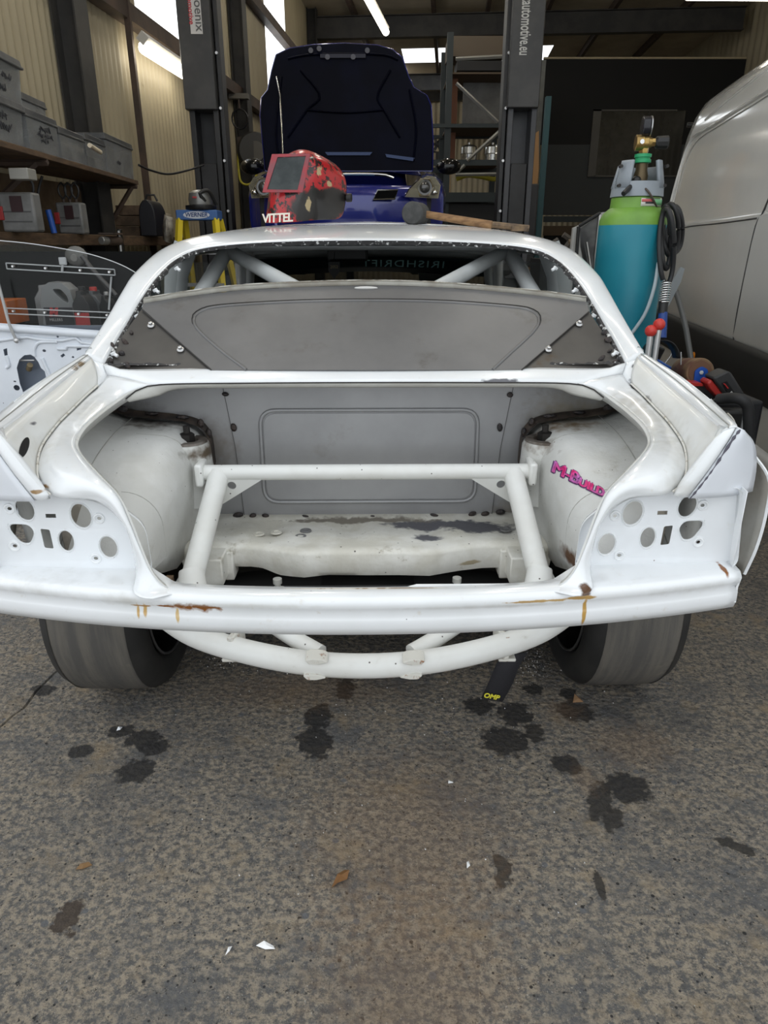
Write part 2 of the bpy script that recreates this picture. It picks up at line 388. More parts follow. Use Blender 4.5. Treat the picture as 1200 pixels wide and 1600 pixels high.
# ============================================================ the stripped white coupe
rust = (.23, .085, .02); rustd = (.10, .045, .02); prim = (.11, .11, .125)
car = thing('car_shell', 'stripped white coupe body shell seen from the back, boot lid and lights removed', 'car', M=CARM)
def Lt(px, py, yl): return tuple(L(px, py, yl))
wsp = []
for px, py, yl, r, c, wb in ((298,957,.0,(.05,.03,.010),rust,.9),(318,955,.0,(.03,.03,.004),rust,.8),(250,956,.0,(.03,.03,.003),rust,1.),(211,962,.01,(.003,.03,.018),(.55,.36,.14),.6),(222,960,.01,(.004,.03,.016),(.55,.36,.14),.6),(215,954,.01,(.018,.03,.003),(.36,.2,.07),.9),(275,965,.01,(.0035,.03,.016),(.62,.45,.22),.5),
        (915,925,.02,(.011,.04,.013),rustd,.8),(905,935,.02,(.03,.05,.004),(.45,.28,.10),1.),(912,955,.03,(.004,.05,.03),(.5,.3,.08),.5),(845,937,.02,(.05,.05,.003),(.5,.34,.15),1.2),(815,938,.02,(.035,.05,.002),(.45,.3,.14),1.4),
        (1126,884,.08,(.022,.06,.007),prim,.9),(1140,893,.07,(.005,.06,.015),rust,.8),(992,602,.6,(.013,.05,.014),prim,.7),(1000,573,.63,(.014,.04,.006),prim,.8),(990,590,.62,(.006,.04,.008),prim,.9),
        (779,595,.63,(.045,.05,.007),prim,.8),(87,567,.6,(.02,.05,.012),(.3,.22,.13),.7),(126,571,.62,(.016,.05,.01),(.22,.16,.1),.7),(62,765,.1,(.012,.03,.004),(.34,.22,.11),.9),
        (1062,682,.3,(.006,.03,.012),(.3,.33,.38),.6),(1010,625,.5,(.004,.03,.012),(.25,.25,.25),.7),
        (98,629,.45,(.003,.02,.011),prim,.4),(51,669,.27,(.003,.02,.011),prim,.4),(116,618,.55,(.004,.05,.01),(.25,.25,.28),.7)):
    q = L(px, py, yl); wsp.append((tuple(q), r, c, wb, .2))
for px, py, yl, r, op in ((1005,652,.42,(.05,.12,.02),.5),(1040,700,.25,(.04,.08,.02),.45),(985,630,.52,(.05,.06,.02),.5),(130,640,.5,(.05,.1,.02),.4),(75,700,.28,(.04,.1,.02),.4),(1020,905,.1,(.10,.04,.01),.4),(90,905,.1,(.10,.04,.01),.4),(200,930,.05,(.03,.05,.01),.45),(1060,760,.1,(.03,.03,.012),.4),(760,940,.03,(.12,.03,.004),.4),(400,938,.03,(.12,.03,.004),.4)):
    wsp.append((tuple(L(px, py, yl)), r, (.42, .40, .35), 1.0, .7, op))
white = mat('white car paint', (.80, .82, .84), .22, 0, (.74, .76, .77), 3.5, coat=.6, spots=wsp, specks=((.12, .11, .10), 22, .028), dirt=[((.66, .65, .61), 8, .58, .84), ((.70, .69, .66), 45, .60, .76)])
tubsp = []
for px, py, yl, r, c in ((300,700,.68,(.10,.08,.02),(.10,.075,.05)),(215,665,.72,(.12,.05,.015),(.12,.1,.08)),(868,690,.68,(.08,.08,.02),(.12,.075,.04)),(905,668,.70,(.09,.05,.015),(.22,.16,.1)),(895,885,.3,(.06,.1,.02),rustd)):
    q = L(px, py, yl); tubsp.append((tuple(q), r, c, .8, .35))
offw = mat('aged off-white paint', (.63, .635, .62), .45, 0, (.54, .54, .515), 5, bump=.25, bscale=35, spots=tubsp, specks=[((.14, .13, .12), 34, .06), ((.2, .12, .06), 12, .05)], dirt=((.40, .38, .33), 11, .6, .78))
flsp = []
for px, py, yl, r, c in ((740,822,.66,(.10,.05,.05),prim),(660,825,.68,(.10,.04,.05),prim),(560,815,.72,(.2,.02,.05),(.2,.18,.15)),(668,841,.57,(.035,.03,.05),prim),(650,905,.5,(.02,.05,.02),rust),(500,905,.48,(.06,.03,.01),rust),(735,880,.5,(.03,.05,.006),(.42,.36,.25))):
    q = L(px, py, yl); flsp.append((tuple(q), r, c, .8, .2))
floorw = mat('dirty off-white floor paint', (.74, .73, .68), .5, 0, (.60, .58, .51), 9, bump=.3, bscale=30, spots=flsp, specks=((.1, .09, .08), 30, .08), dirt=((.34, .31, .24), 14, .58, .75))
bare = mat('bare sheet steel', (.135, .134, .135), .42, .45, (.18, .178, .178), 3., .3, .7, 6, dirt=((.11, .102, .092), 5, .56, .76))
bare_d = mat('bare sheet steel dark', (.085, .08, .075), .42, .5, (.115, .108, .10), 4, dirt=((.10, .075, .05), 6, .6, .78))
weld_m = mat('weld bead', (.045, .043, .045), .3, .6, (.07, .055, .05), 60, bump=.5, bscale=160)
seam_m = mat('panel seam', (.035, .033, .032), .6, .3)
glue = mat('old glass adhesive', (.035, .034, .035), .6, 0, (.62, .63, .62), 70, .56, .64, 6)
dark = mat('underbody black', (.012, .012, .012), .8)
tubew = mat('white tube paint', (.79, .80, .78), .4, 0, (.72, .72, .69), 6, specks=[((.12, .11, .10), 30, .07)], dirt=((.42, .39, .33), 12, .62, .8))
cage_m = mat('grey white cage paint', (.55, .57, .57), .4, 0, (.48, .5, .5), 5)
def cp(name, mb, m, par=car, **k): return obj(name, mb, m, par, 'local', **k)
def both(name, mb, m, par=car, **k):
    return cp(name, mb, m, par, **k), cp(name, mb.mirrored(), m, par, **k)
def strip(A, B, n, m_, bulge=0., bdir=(0, -1, 0), mid=None):
    a, b = crs(A, n), crs(B, n); rows = []; cen = max(abs(p.x) for p in a) > .3
    for j in range(m_+1):
        t = j/m_; rows.append([p.lerp(q, t)+V((bdir[0]*min(1, abs(p.x)/.3), bdir[1], bdir[2]))*(bulge*4*t*(1-t)) for p, q in zip(a, b)])
    return rows
def decal(mb_text, frame2px, bvh, off, cuts=0):
    o = CARI @ CAMP; vs = []
    if cuts:                            # fine enough to follow the curved surface
        bm = bmesh.new(); bv = [bm.verts.new(p) for p in mb_text.v]
        for q in mb_text.f:
            try: bm.faces.new([bv[i] for i in q])
            except ValueError: pass
        bmesh.ops.remove_doubles(bm, verts=bm.verts, dist=1e-5); bmesh.ops.triangulate(bm, faces=bm.faces)
        for _ in range(cuts):
            e = [x for x in bm.edges if x.calc_length() > .05]
            if e: bmesh.ops.subdivide_edges(bm, edges=e, cuts=1); bmesh.ops.triangulate(bm, faces=bm.faces)
        bm.verts.index_update(); mb_text = MB().add([v.co.copy() for v in bm.verts], [tuple(v.index for v in f.verts) for f in bm.faces]); bm.free()
    for p in mb_text.v:
        px, py = frame2px(p.x, p.y); d = (CARI.to_3x3() @ ray(px, py)).normalized(); h, n, i, dd = bvh.ray_cast(o, d)
        vs.append((h if h is not None else o+d*1.7)-d*off)
    m = MB(); m.add(vs, mb_text.f); return m
# ---- lower tail valance
def yo(x): return .075*(abs(x)/.73)**2.2
def valance():
    rows = []; n = 60
    for i in range(n+1):
        x = lerp(-.735, .735, i/n); ax = abs(x); side = min(1, max(0, (ax-.36)/.08)); y = yo(x); k = .012*(ax/.73)**2
        top = lerp(.055, .112, side)
        pr = [(top+.002, .588+.012*side), (top, .592+.011*side), (.03, .596), (.010, .594), (.001, .586), (.003, .572), (.009, .562), (.004, .550), (.003, .532), (.009, .515), (.028, .509)]
        rows.append([V((x, y+a, b+k)) for a, b in pr])
    return MB().grid(rows)
vl = cp('tail_valance', valance(), white, solid=.0015, ang=60)
for s in (-1, 1):                                             # end caps of the valance
    m = MB(); x = .735*s; y = yo(x); pr = [(.10, .612), (.03, .606), (.0, .596), (.006, .572), (.003, .540), (.03, .519), (.11, .55), (.115, .6)]
    vs = [V((x, y+a, b)) for a, b in pr]; m.add(vs+[p+V((-.004*s, 0, 0)) for p in vs], [tuple(range(8)), tuple(range(15, 7, -1))]+[(i, (i+1) % 8, 8+(i+1) % 8, 8+i) for i in range(8)]); cp('end_cap', m, white, vl, ang=30)
# sill lip across the boot opening
def sill():
    m = MB(); xs = [-.345, -.17, -.15, -.06, .06, .10, .335, .35]
    hz = [.582, .584, .575, .574, .582, .594, .594, .582]
    rows = [[], [], [], []]
    for x, z in zip(xs, hz):
        rows[0].append(V((x, .046, .586))); rows[1].append(V((x, .058, z))); rows[2].append(V((x, .062, z))); rows[3].append(V((x, .075, .55)))
    return m.grid(rows)
cp('boot_sill', sill(), white, solid=.001, ang=30)
cp('sill_seam', MB().tube([V((x, .046, .5925)) for x in (-.33, -.1, .1, .33)], .0022, 5), mat('rusty seam', (.25, .17, .09), .8, 0, (.55, .5, .42), 30, .45, .55))

# ---- frame round the boot opening, and gutter
O = [(.332, .047, .590), (.352, .047, .594), (.376, .043, .603), (.40, .05, .630), (.418, .06, .677), (.434, .07, .727), (.455, .085, .770), (.497, .12, .796), (.553, .19, .812), (.598, .27, .819), (.618, .36, .827), (.616, .45, .838), (.607, .53, .848), (.585, .59, .862), (.535, .607, .876)]
B = [(.385, .004, .597), (.410, .008, .598), (.430, .03, .602), (.438, .078, .615), (.441, .086, .66), (.452, .09, .708), (.497, .093, .752), (.575, .098, .763), (.630, .155, .786), (.657, .24, .812), (.668, .35, .833), (.668, .44, .848), (.668, .53, .862), (.666, .60, .872), (.655, .645, .893)]
fr = strip(O, B, 70, 10)
rows = []
na = len(fr[0])
for j, row in enumerate(fr):
    t = j/10; r2 = []
    for i, p in enumerate(row):
        s = i/(na-1); w = max(0, 1-abs(s-.38)/.25); wv = max(0, 1-abs(s-.22)/.2)
        r2.append(p+V((0, -.010*wv-.006*w, .012*w))*(4*t*(1-t))+V((0, -.004, .003))*math.sin(math.pi*t))
    rows.append(r2)
fw_, fw2 = both('boot_frame', MB().grid(rows), white, solid=.0012, ang=60)
# turned edge of the opening
oc = crs(O, 70); m = MB()
m.grid([oc, [p+V((-.004, .002, -.004)) for p in oc], [p+V((.004, .02 if i < 35 else .0, -.022 if i > 30 else -.006)) for i, p in enumerate(oc)]])
both('opening_flange', m, offw, ang=50, solid=.001)
RI = [(.655, .102, .880), (.668, .125, .880), (.672, .15, .879), (.690, .25, .878), (.704, .38, .886), (.704, .48, .900), (.698, .58, .919), (.693, .66, .934)]
RO = [(.686, .104, .889), (.694, .125, .891), (.698, .15, .892), (.722, .25, .893), (.735, .38, .903), (.733, .48, .917), (.722, .58, .931), (.714, .66, .942)]
BW = [(.585, .100, .762), (.603, .112, .770)]+B[8:14]
gw = strip(BW, RI, 40, 5, -.006, (1, 0, 0))
both('gutter_wall', MB().grid(gw), mat('gutter paint', (.75, .765, .76), .35, 0, (.70, .70, .67), 6, coat=.2, spots=wsp[-16:], specks=((.1, .1, .1), 16, .04), dirt=((.5, .48, .42), 8, .62, .8)), solid=.001, ang=50)
gbv = MB().grid(gw).mirrored().bvh()
he = ell(0, 0, 1, 1, 20); cp('drain_hole', decal(MB().add([V((p[0], p[1], 0)) for p in he], [tuple(range(20))]), lambda u, v: (38+7*u+5*v*.9, 699-16*v), gbv, .002), mat('hole black', (.004, .004, .004), .9), ang=0, fixn=False)
# fender crown between gutter and body side
cr = strip(RI, RO, 40, 4, .004, (0, 0, 1)); both('fender_crown', MB().grid(cr), white, solid=.001, ang=60)
gl = crs([V(a).lerp(V(b), .45)+V((0, 0, .0045)) for a, b in zip(RI, RO)], 30)
both('crown_seam', MB().tube(gl, .0014, 5), mat('crown seam', (.32, .32, .3), .7))
gl = crs([V(p)+V((-.001, 0, .004)) for p in BW], 30)
both('gutter_sealer', MB().tube(gl, .0022, 6), mat('seam sealer', (.66, .65, .61), .7, 0, (.42, .39, .33), 60, .52, .64))
# rib that closes the gutter at the back
m = MB(); m.grid(strip([(.583, .094, .760), (.615, .09, .815), (.652, .098, .872), (.668, .108, .888)], [(.613, .094, .757), (.643, .092, .812), (.675, .1, .869), (.689, .112, .890)], 14, 4, .006, (0, -1, 0)))
m.grid(strip([(.583, .094, .760), (.615, .09, .815), (.652, .098, .872), (.668, .108, .888)], [(.607, .135, .768), (.640, .135, .82), (.664, .14, .865), (.675, .15, .882)], 14, 2))
m.grid(strip([gw[k][0] for k in range(6)], [(.583, .094, .760), (.615, .09, .815), (.652, .098, .872), (.668, .108, .888)], 14, 2))
both('gutter_rib', m, white, ang=60, solid=.001)
# fender tail piece with its latch
FP = [(.612, .096), (.644, .10), (.680, .11), (.703, .118)]
def tailpiece():
    A = [(.611, .090, .756), (.642, .090, .812), (.674, .098, .868), (.688, .110, .889)]
    Bq = [(.768, .155, .746), (.764, .152, .80), (.748, .146, .846), (.712, .126, .878)]
    return MB().grid(strip(A, Bq, 12, 8, .012, (0, -1, 0)))
tp = tailpiece(); tps = both('fender_tail', tp, mat('pale panel paint', (.74, .77, .82), .3, 0, (.70, .73, .78), 4, coat=.4, specks=((.3, .3, .32), 9, .03)), solid=.0015, ang=50)
gap = [(.612, .086, .757), (.628, .083, .786), (.646, .086, .815), (.661, .09, .842), (.679, .096, .872), (.692, .104, .884)]
cp('paint_chip_edge', MB().tube(crs(gap, 24), [.0006+.003*random.random() for _ in range(24)], 5), mat('chipped primer', (.09, .085, .11), .7))
q = L(1128, 713, .115); pl = basis(q, V((.5, .2, .87)), V((0, -1, .1)).cross(V((.5, .2, .87))))
m = MB(); a, b = V((-.022, 0, 0)), V((.022, 0, 0))
m.prism([(-.03, -.006), (-.02, -.013), (-.008, -.006), (.008, -.006), (.02, -.013), (.03, -.006), (.03, .006), (.02, .013), (.008, .006), (-.008, .006), (-.02, .013), (-.03, .006)], [], lambda u, v, w: pl @ V((u, v, w)), .008)
cp('latch', m, mat('black latch', (.03, .03, .032), .4), tps[0], bevel=.002)
for u in (-.022, .022): cp('latch_screw', MB().cyl(pl @ V((u, 0, -.002)), pl @ V((u, 0, .014)), .007, n=10), mat('zinc screw', (.6, .6, .6), .35, .8), tps[0])

# ---- lamp panels with their holes
def lp3(yb):
    def f(u, v, w): return V((u, yb+.012*((v-.6)/.16)+yo(u)*.12+w, v))
    return f
def rr(pts, r=.018, n=5):               # round the corners of a polygon
    out = []
    for i, p in enumerate(pts):
        p = V((*p, 0)); a = V((*pts[i-1], 0)); b = V((*pts[(i+1) % len(pts)], 0))
        q1 = p+(a-p).normalized()*r; q2 = p+(b-p).normalized()*r
        for k in range(n+1):
            t = k/n; z = q1*(1-t)**2+p*2*t*(1-t)+q2*t*t; out.append((z.x, z.y))
    return out
lamp_out = rr([(.418, .604), (.735, .606), (.725, .765), (.50, .763), (.424, .70)], .022)
LSH = V((-.022, 0, 0))                   # the left panel sits a touch further out
def shl(mb): m = mb.mirrored(); m.v = [p+LSH for p in m.v]; return m
def H(px, py): q = L(px, py, .12); return q.x, q.z
holes = []
for px, py, rx, ry, rot in ((990,803,.019,.024,-.25),(947.5,850,.0165,.0215,-.15),(1012.5,840.5,.0145,.0205,-.05),(1077,793,.017,.022,-.35)):
    x, z = H(px, py); holes.append(ell(x, z, rx, ry, 22, rot))
x, z = H(1037, 803); holes.append([(x-.010, z-.004), (x+.010, z-.004), (x+.010, z+.004), (x-.010, z+.004)])
x, z = H(1043, 837); holes.append(rr([(x-.011, z-.021), (x+.007, z-.019), (x+.010, z+.020), (x-.008, z+.018)], .003, 2))
x, z = H(1080, 830); holes.append(rr([(x-.024, z+.004), (x-.012, z-.020), (x+.006, z-.018), (x+.025, z+.010), (x+.022, z+.020), (x-.014, z+.019)], .009, 3))
bosses = [H(962, 807), H(967, 867), H(1101, 792), H(1092, 848)]
for x, z in bosses: holes.append(ell(x, z, .0045, .0035, 10))
lamp = MB().prism(lamp_out, holes, lp3(.112), .0016)
lpm = mat('lamp panel paint', (.77, .80, .83), .3, 0, (.70, .72, .74), 5, coat=.35, specks=((.3, .28, .25), 20, .04), dirt=((.62, .62, .58), 9, .58, .8)); lps = (cp('lamp_panel', lamp, lpm, ang=30), cp('lamp_panel', shl(lamp), lpm, ang=30))
f = lp3(.112)
for x, z in bosses: 
    m = MB(); c = f(x, z, 0); m.lathe([(.012, -.001), (.0105, .003), (.0085, .0035), (.0065, .002), (.0055, -.001)], 16, Matrix.Translation(c) @ Matrix.Rotation(R(90), 4, 'X'), cap=False)
    cp('mounting_boss', m, white, lps[0], ang=50); cp('mounting_boss', shl(m), white, lps[1], ang=50)
for h in holes[:4]+[holes[6]]:           # raised rims of the big holes
    m = MB()
    c = [sum(p[i] for p in h)/len(h) for i in (0, 1)]
    m.grid([[f(c[0]+(p[0]-c[0])*k, c[1]+(p[1]-c[1])*k, w) for p in h+h[:1]] for k, w in ((1.22, .0005), (1.1, -.0025), (1.0, .0005))])
    cp('hole_rim', m, white, lps[0], ang=60); cp('hole_rim', shl(m), white, lps[1], ang=60)
# recess wall round the lamp panel
oc2 = lamp_out+lamp_out[:1]; m = MB()
m.grid([[f(p[0], p[1], .001) for p in oc2], [f(p[0]+(p[0]-.6)*.035, p[1]+(p[1]-.69)*.035, -.016) for p in oc2]])
both('recess_edge', m, white, ang=60, solid=.001)
both('ledge_line', MB().tube([V((x, .108+yo(x)*.5, .6045)) for x in (.455, .52, .6, .67, .73)], .0016, 5), mat('ledge line grey', (.42, .40, .35), .8, 0, (.66, .65, .61), 50, .45, .6))  # thin mottled grey line along the foot of the lamp panel
m = MB(); m.grid([[V((.735, .108+.05*k, z)) if k else V((.727, .10, z)) for z in (.60, .65, .70, .765)] for k in (0, 1, 2)]); both('lamp_panel_return', m, white, solid=.0015)
m = MB().bb((.49, .16, .55), (.60, .30, .70)); m = MB(); m.grid(strip([(.64, .24, .50), (.66, .26, .76)], [(.56, .40, .48), (.68, .42, .80)], 6, 4)); both('inner_quarter_panel', m, mat('bare inner panel', (.22, .20, .17), .6, .2, (.35, .32, .27), 14), solid=.001)

# ---- body sides
def ztop(y): return interp([(.12, .893), (.25, .893), (.38, .903), (.48, .917), (.58, .931), (.66, .940), (1.2, .93), (2.5, .92), (3.0, .90), (4.0, .78), (4.1, .72)], y)
def xtop(y): return interp([(.12, .70), (.25, .722), (.38, .735), (.48, .733), (.58, .722), (.66, .715), (1.0, .735), (2.5, .74), (3.6, .66), (4.1, .55)], y)
def zbot(y):
    b = .56 if y < .45 else .24
    for c in (.67, 3.37):
        d = .37**2-(y-c)**2
        if d > 0: b = max(b if abs(y-c) > .30 else 0, .31+math.sqrt(d))
    return b
def bodyside():
    rows = []
    ys = [.31+.02*i for i in range(51)]+[1.33+.08*i for i in range(22)]+[3.0+.03*i for i in range(37)]
    for y in ys:
        zt, zb, xt = ztop(y), zbot(y), xtop(y); zb = min(zb, zt-.05); row = []
        for j in range(11):
            z = lerp(zt, zb, j/10); k = min(1, (zt-z)/.16); bul = .105*math.sin(k*math.pi/2)
            fl = .03*max(0, 1-abs(math.hypot(y-.67, z-.31)-.37)/.06) if y < 1.3 else 0
            lo = -.05*max(0, (.45-z)/.2)**2
            row.append(V((xt+bul*(1 if y < 3.3 else max(.3, 1-(y-3.3)/1.0))+fl+lo, y, z)))
        rows.append(row)
    return MB().grid(rows)
both('body_side', bodyside(), white, solid=.0015, ang=40)
# outer skin flared away at the back corner, dull inner face towards us
A = [L(1146, 678, .17), L(1172, 705, .165), L(1201, 748, .16), L(1197, 800, .155), L(1182, 855, .15), L(1163, 897, .15)]
Bq = [V((.735, .24, .885)), V((.742, .27, .84)), V((.747, .28, .78)), V((.748, .28, .70)), V((.748, .26, .64)), V((.748, .22, .59))]
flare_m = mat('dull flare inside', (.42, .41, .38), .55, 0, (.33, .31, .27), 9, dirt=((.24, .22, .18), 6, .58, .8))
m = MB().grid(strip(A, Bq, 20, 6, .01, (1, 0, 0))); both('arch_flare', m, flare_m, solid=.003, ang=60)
Bo = [V((.735, .32, .897)), V((.80, .32, .84)), V((.832, .32, .78)), V((.838, .32, .70)), V((.838, .32, .64)), V((.83, .32, .56))]
both('flare_skin', MB().grid(strip([p+V((.004, .003, 0)) for p in A], Bo, 20, 6)), white, solid=.002, ang=60)
m = MB().tube(crs(A, 24), .0035, 6); both('flare_edge', m, white)

# ---- rear deck under the window
D0 = [(-.535, .607, .876), (-.40, .612, .879), (0, .615, .8795), (.40, .612, .879), (.535, .607, .876)]
D1 = [(-.665, .662, .916), (-.40, .68, .908), (0, .69, .905), (.40, .68, .908), (.665, .662, .916)]
D0b = [(-.655, .645, .893), (-.59, .60, .866)]+D0+[(.59, .60, .866), (.655, .645, .893)]
dk_ = strip([(-.655, .645, .893), (-.595, .626, .8845)]+D0+[(.595, .626, .8845), (.655, .645, .893)], [(-.668, .661, .920), (-.635, .658, .912), (-.60, .655, .906), (-.40, .672, .906), (0, .682, .904), (.40, .672, .906), (.60, .655, .906), (.635, .658, .912), (.668, .661, .920)], 60, 5, .003, (0, -.3, 1))
deck = cp('rear_deck', MB().grid(dk_), white, solid=.0015, ang=60)
m = MB().grid(strip([(.666, .60, .872), (.655, .645, .893), (.668, .661, .920)], [(.692, .652, .930), (.694, .66, .934), (.712, .668, .941)], 8, 5)); both('pillar_foot', m, white, solid=.0015, ang=60)
# folded lip hanging under the deck edge
e0 = [(-.590, .575, .848), (-.565, .592, .866), (-.51, .609, .8765), (-.3, .614, .8785), (0, .616, .879), (.3, .614, .8785), (.51, .609, .8765), (.565, .592, .866), (.590, .575, .848)]
e1 = [(-.585, .585, .838), (-.525, .615, .846), (-.47, .632, .861), (-.3, .636, .862), (0, .638, .862), (.3, .636, .862), (.47, .632, .861), (.525, .615, .846), (.585, .585, .838)]
m = MB().grid(strip(e0, e1, 50, 4, .004, (0, -1, -.5))); cp('deck_lip', m, mat('lip paint', (.60, .60, .57), .4, 0, (.52, .51, .48), 7), deck, solid=.001, ang=60)
cp('lip_seam', MB().tube(crs([V(p)+V((0, -.003, 0)) for p in e0], 40), .0018, 5), seam_m, deck)

# ---- rear pillars, roof
WI = [(.665, .662, .914), (.660, .75, .958), (.652, .83, .998), (.633, .93, 1.060), (.611, 1.04, 1.117), (.580, 1.14, 1.160), (.520, 1.21, 1.188), (.39, 1.25, 1.203), (.2, 1.265, 1.211), (0, 1.27, 1.213)]
PO = [(.716, .67, .938), (.714, .76, .975), (.710, .87, 1.023), (.702, .98, 1.08), (.690, 1.07, 1.125), (.655, 1.26, 1.19), (.575, 1.40, 1.228), (.42, 1.50, 1.248), (.2, 1.54, 1.258), (0, 1.55, 1.261)]
QO = [(.735, .74, .93), (.735, .84, .965), (.732, .97, 1.02), (.725, 1.10, 1.075), (.712, 1.22, 1.115), (.675, 1.45, 1.175), (.59, 1.62, 1.233), (.43, 1.75, 1.264), (.2, 1.8, 1.276), (0, 1.82, 1.280)]
rw = strip(WI, PO, 60, 6, .010, (.5, -.4, .6)); m = MB().grid(rw); m.grid(strip(PO, QO, 60, 5, .004, (.7, 0, .5)))
m.mirror(); cp('rear_roof_frame', m, white, solid=.002, ang=60)
def rx(y): return interp([(1.45, .675), (1.8, .69), (2.2, .675), (2.5, .64)], y)
def rzc(y): return interp([(1.55, 1.261), (1.82, 1.280), (2.1, 1.284), (2.4, 1.272), (2.6, 1.25)], y)
RR = []
for t in [i/10 for i in range(11)]:
    row = []
    for j in range(15):
        s = j/14; q = crs(QO[5:], 15)[14-j]; e = V((lerp(0, .62, s), 2.62-.22*s*s, 1.25-.07*s**2.2)); p = q.lerp(e, t)
        p.z += .030*math.sin(math.pi*t)*(1-.3*s); row.append(p)
    RR.append(row)
cp('roof', MB().grid(RR).mirror(), white, solid=.002, ang=60)
# glass adhesive left round the opening, ragged
def ragged(c, inn, w0, w1, n):
    rows = [[], [], []]
    for p in crs(c, n):
        w = random.uniform(w0, w1); d = inn(p); rows[0].append(p+V((0, -.002, .002))); rows[1].append(p+d*w*.6+V((0, 0, random.uniform(0, .004)))); rows[2].append(p+d*w+V((0, .003, -.004)))
    return MB().grid(rows)
def inn(p):
    d = V((-p.x, 0, .99-p.z)); d.normalize(); return V((d.x*1., .3*0, d.z*.8))
both('adhesive_bead', ragged(WI, inn, .006, .014, 120), glue, ang=0)
cp('adhesive_bead', ragged([(-.655, .664, .914), (-.4, .685, .9085), (0, .694, .906), (.4, .685, .9085), (.655, .664, .914)], lambda p: V((0, .6, .5)), .006, .018, 130), glue, ang=0)
for px, py, yl in ((928,493,.86),(900,453,.97),(963,551,.70),(868,419,1.09)):
    q = L(px, py, yl); m = MB().box(q, (.014, .008, .009), (.3, .4, .6)); m.cyl(q, q+V((-.012, -.004, -.006)), .005, n=8); both('trim_clip', m, white, bevel=.0015)

# ---- upper steel bulkhead behind the window opening
UP, UN = V((0, .66, .900)), V((0, -.19, .29)).normalized()
def U(px, py, off=0.): return LP(px, py, UP+UN*off, UN)
def plate(pts, t, off=0.):
    top = [U(*p, off) for p in pts]; n = len(top); m = MB(); m.add(top+[p-UN*t for p in top], [tuple(range(n)), tuple(range(2*n-1, n-1, -1))]+[(i, (i+1) % n, n+(i+1) % n, n+i) for i in range(n)]); return m
arc = [(224,474),(300,462),(380,453),(480,448),(572,446),(670,448),(770,455),(850,463),(916,472)]
ub = cp('upper_bulkhead', plate([(222,482)]+arc+[(920,486),(815,578),(330,578)], .0015, .004), bare, ang=0)
cp('corner_plate', plate([(158,578),(165,562),(222,482),(330,578)], .0015, 0), bare_d, ub, ang=0); cp('corner_plate', plate([(815,578),(920,486),(966,556),(980,578)], .0015, 0), bare_d, ub, ang=0)
bead = [(385,578),(345,548),(310,516),(303,500),(312,488),(345,479),(460,472),(575,470),(690,472),(800,480),(832,487),(842,500),(834,518),(800,550),(770,578)]
cp('pressed_bead', MB().tube(crs([U(*p, .003) for p in bead], 90), .0045, 8), bare, ub, ang=60)
cp('bead_groove', MB().tube(crs([U(p[0]+(p[0]-572)*.012, p[1]-3, .0045) for p in bead], 90), .0016, 5), seam_m, ub)
m = MB(); top = crs([U(*p, .004) for p in arc], 60); m.grid([top, [p+V((0, .004, .012)) for p in top], [p+V((0, .02, .014)) for p in top]])
cp('top_flange', m, mat('pale flange', (.42, .41, .37), .5, .2, (.28, .26, .22), 9), ub, solid=.001, ang=60)
m = MB().grid(ragged([U(*p, .012) for p in arc], lambda p: V((0, 0, .004)), .2, 1.2, 80).v and [[p+V((0, -.002, .013+random.uniform(0, .003))) for p in top], [p+V((0, .006, .0155)) for p in top]]); cp('flange_residue', m, mat('white residue', (.5, .5, .47), .6, 0, (.16, .14, .12), 22, .5, .56), ub, ang=0)
q = U(572, 450, .006); cp('ground_patch', MB().ball(q, (.034, .003, .005), 14, 6), mat('ground weld', (.55, .54, .52), .35, .5), ub)
for px, py in ((236,508),(282,546),(905,506),(857,546)):
    q = U(px, py, .004); M_ = basis(q, V((1, 0, 0)), UN.cross(V((1, 0, 0)))); m = MB().lathe([(.010, 0), (.009, .002), (.006, .003)], 14, M_); m.lathe([(.006, .002), (.0055, .009), (.003, .010)], 6, M_); cp('bolt', m, mat('bright bolt', (.62, .62, .62), .3, .85), ub, ang=30)
for px, py in ((205,520),(195,534),(190,552),(199,572),(176,540),(172,565),(944,520),(950,532),(953,548),(940,560),(962,565)):
    q = U(px, py, .004); cp('weld_bead', MB().ball(q, (random.uniform(.005, .009), .004, random.uniform(.007, .013)), 8, 5, Matrix.Rotation(random.uniform(-1, 1), 4, 'Y')), weld_m, ub)
for a, b in (((222,484),(330,578)),((920,487),(815,578))): cp('plate_seam', MB().tube([U(*a, .0045), U(*b, .0045)], .0018, 5), seam_m, ub)

# ---- boot bulkhead
BY = .75
def bpl(pts, y, t=.0015):
    top = [L(px, py, y) for px, py in pts]; n = len(top); return MB().add(top+[p+V((0, t, 0)) for p in top], [tuple(range(n)), tuple(range(2*n-1, n-1, -1))]+[(i, (i+1) % n, n+(i+1) % n, n+i) for i in range(n)])
bare_lit = mat('bare sheet steel lit', (.29, .292, .30), .4, .35, (.36, .362, .37), 3., .3, .7, 6, dirt=((.24, .23, .21), 4, .58, .8), spots=[(tuple(L(895, 655, .75)), (.10, .05, .06), (.20, .16, .09), .8, .6, .6), (tuple(L(330, 700, .75)), (.06, .05, .06), (.16, .13, .10), .8, .6, .6), (tuple(L(200, 655, .75)), (.07, .05, .05), (.08, .07, .06), .8, .6, .7), (tuple(L(800, 800, .75)), (.05, .05, .03), (.2, .17, .13), .8, .6, .6)])  # lighter copy of the sheet steel, stronger light painted into its colour
bb_ = cp('boot_bulkhead', bpl([(345,590),(805,590),(782,700),(765,830),(385,830),(368,700)], BY), bare_lit, ang=0)
cp('side_plate', bpl([(120,590),(345,590),(368,700),(385,830),(140,830)], BY+.003), bare_lit, bb_, ang=0); cp('side_plate', bpl([(805,590),(1030,590),(1010,830),(765,830),(782,700)], BY+.003), bare_lit, bb_, ang=0)
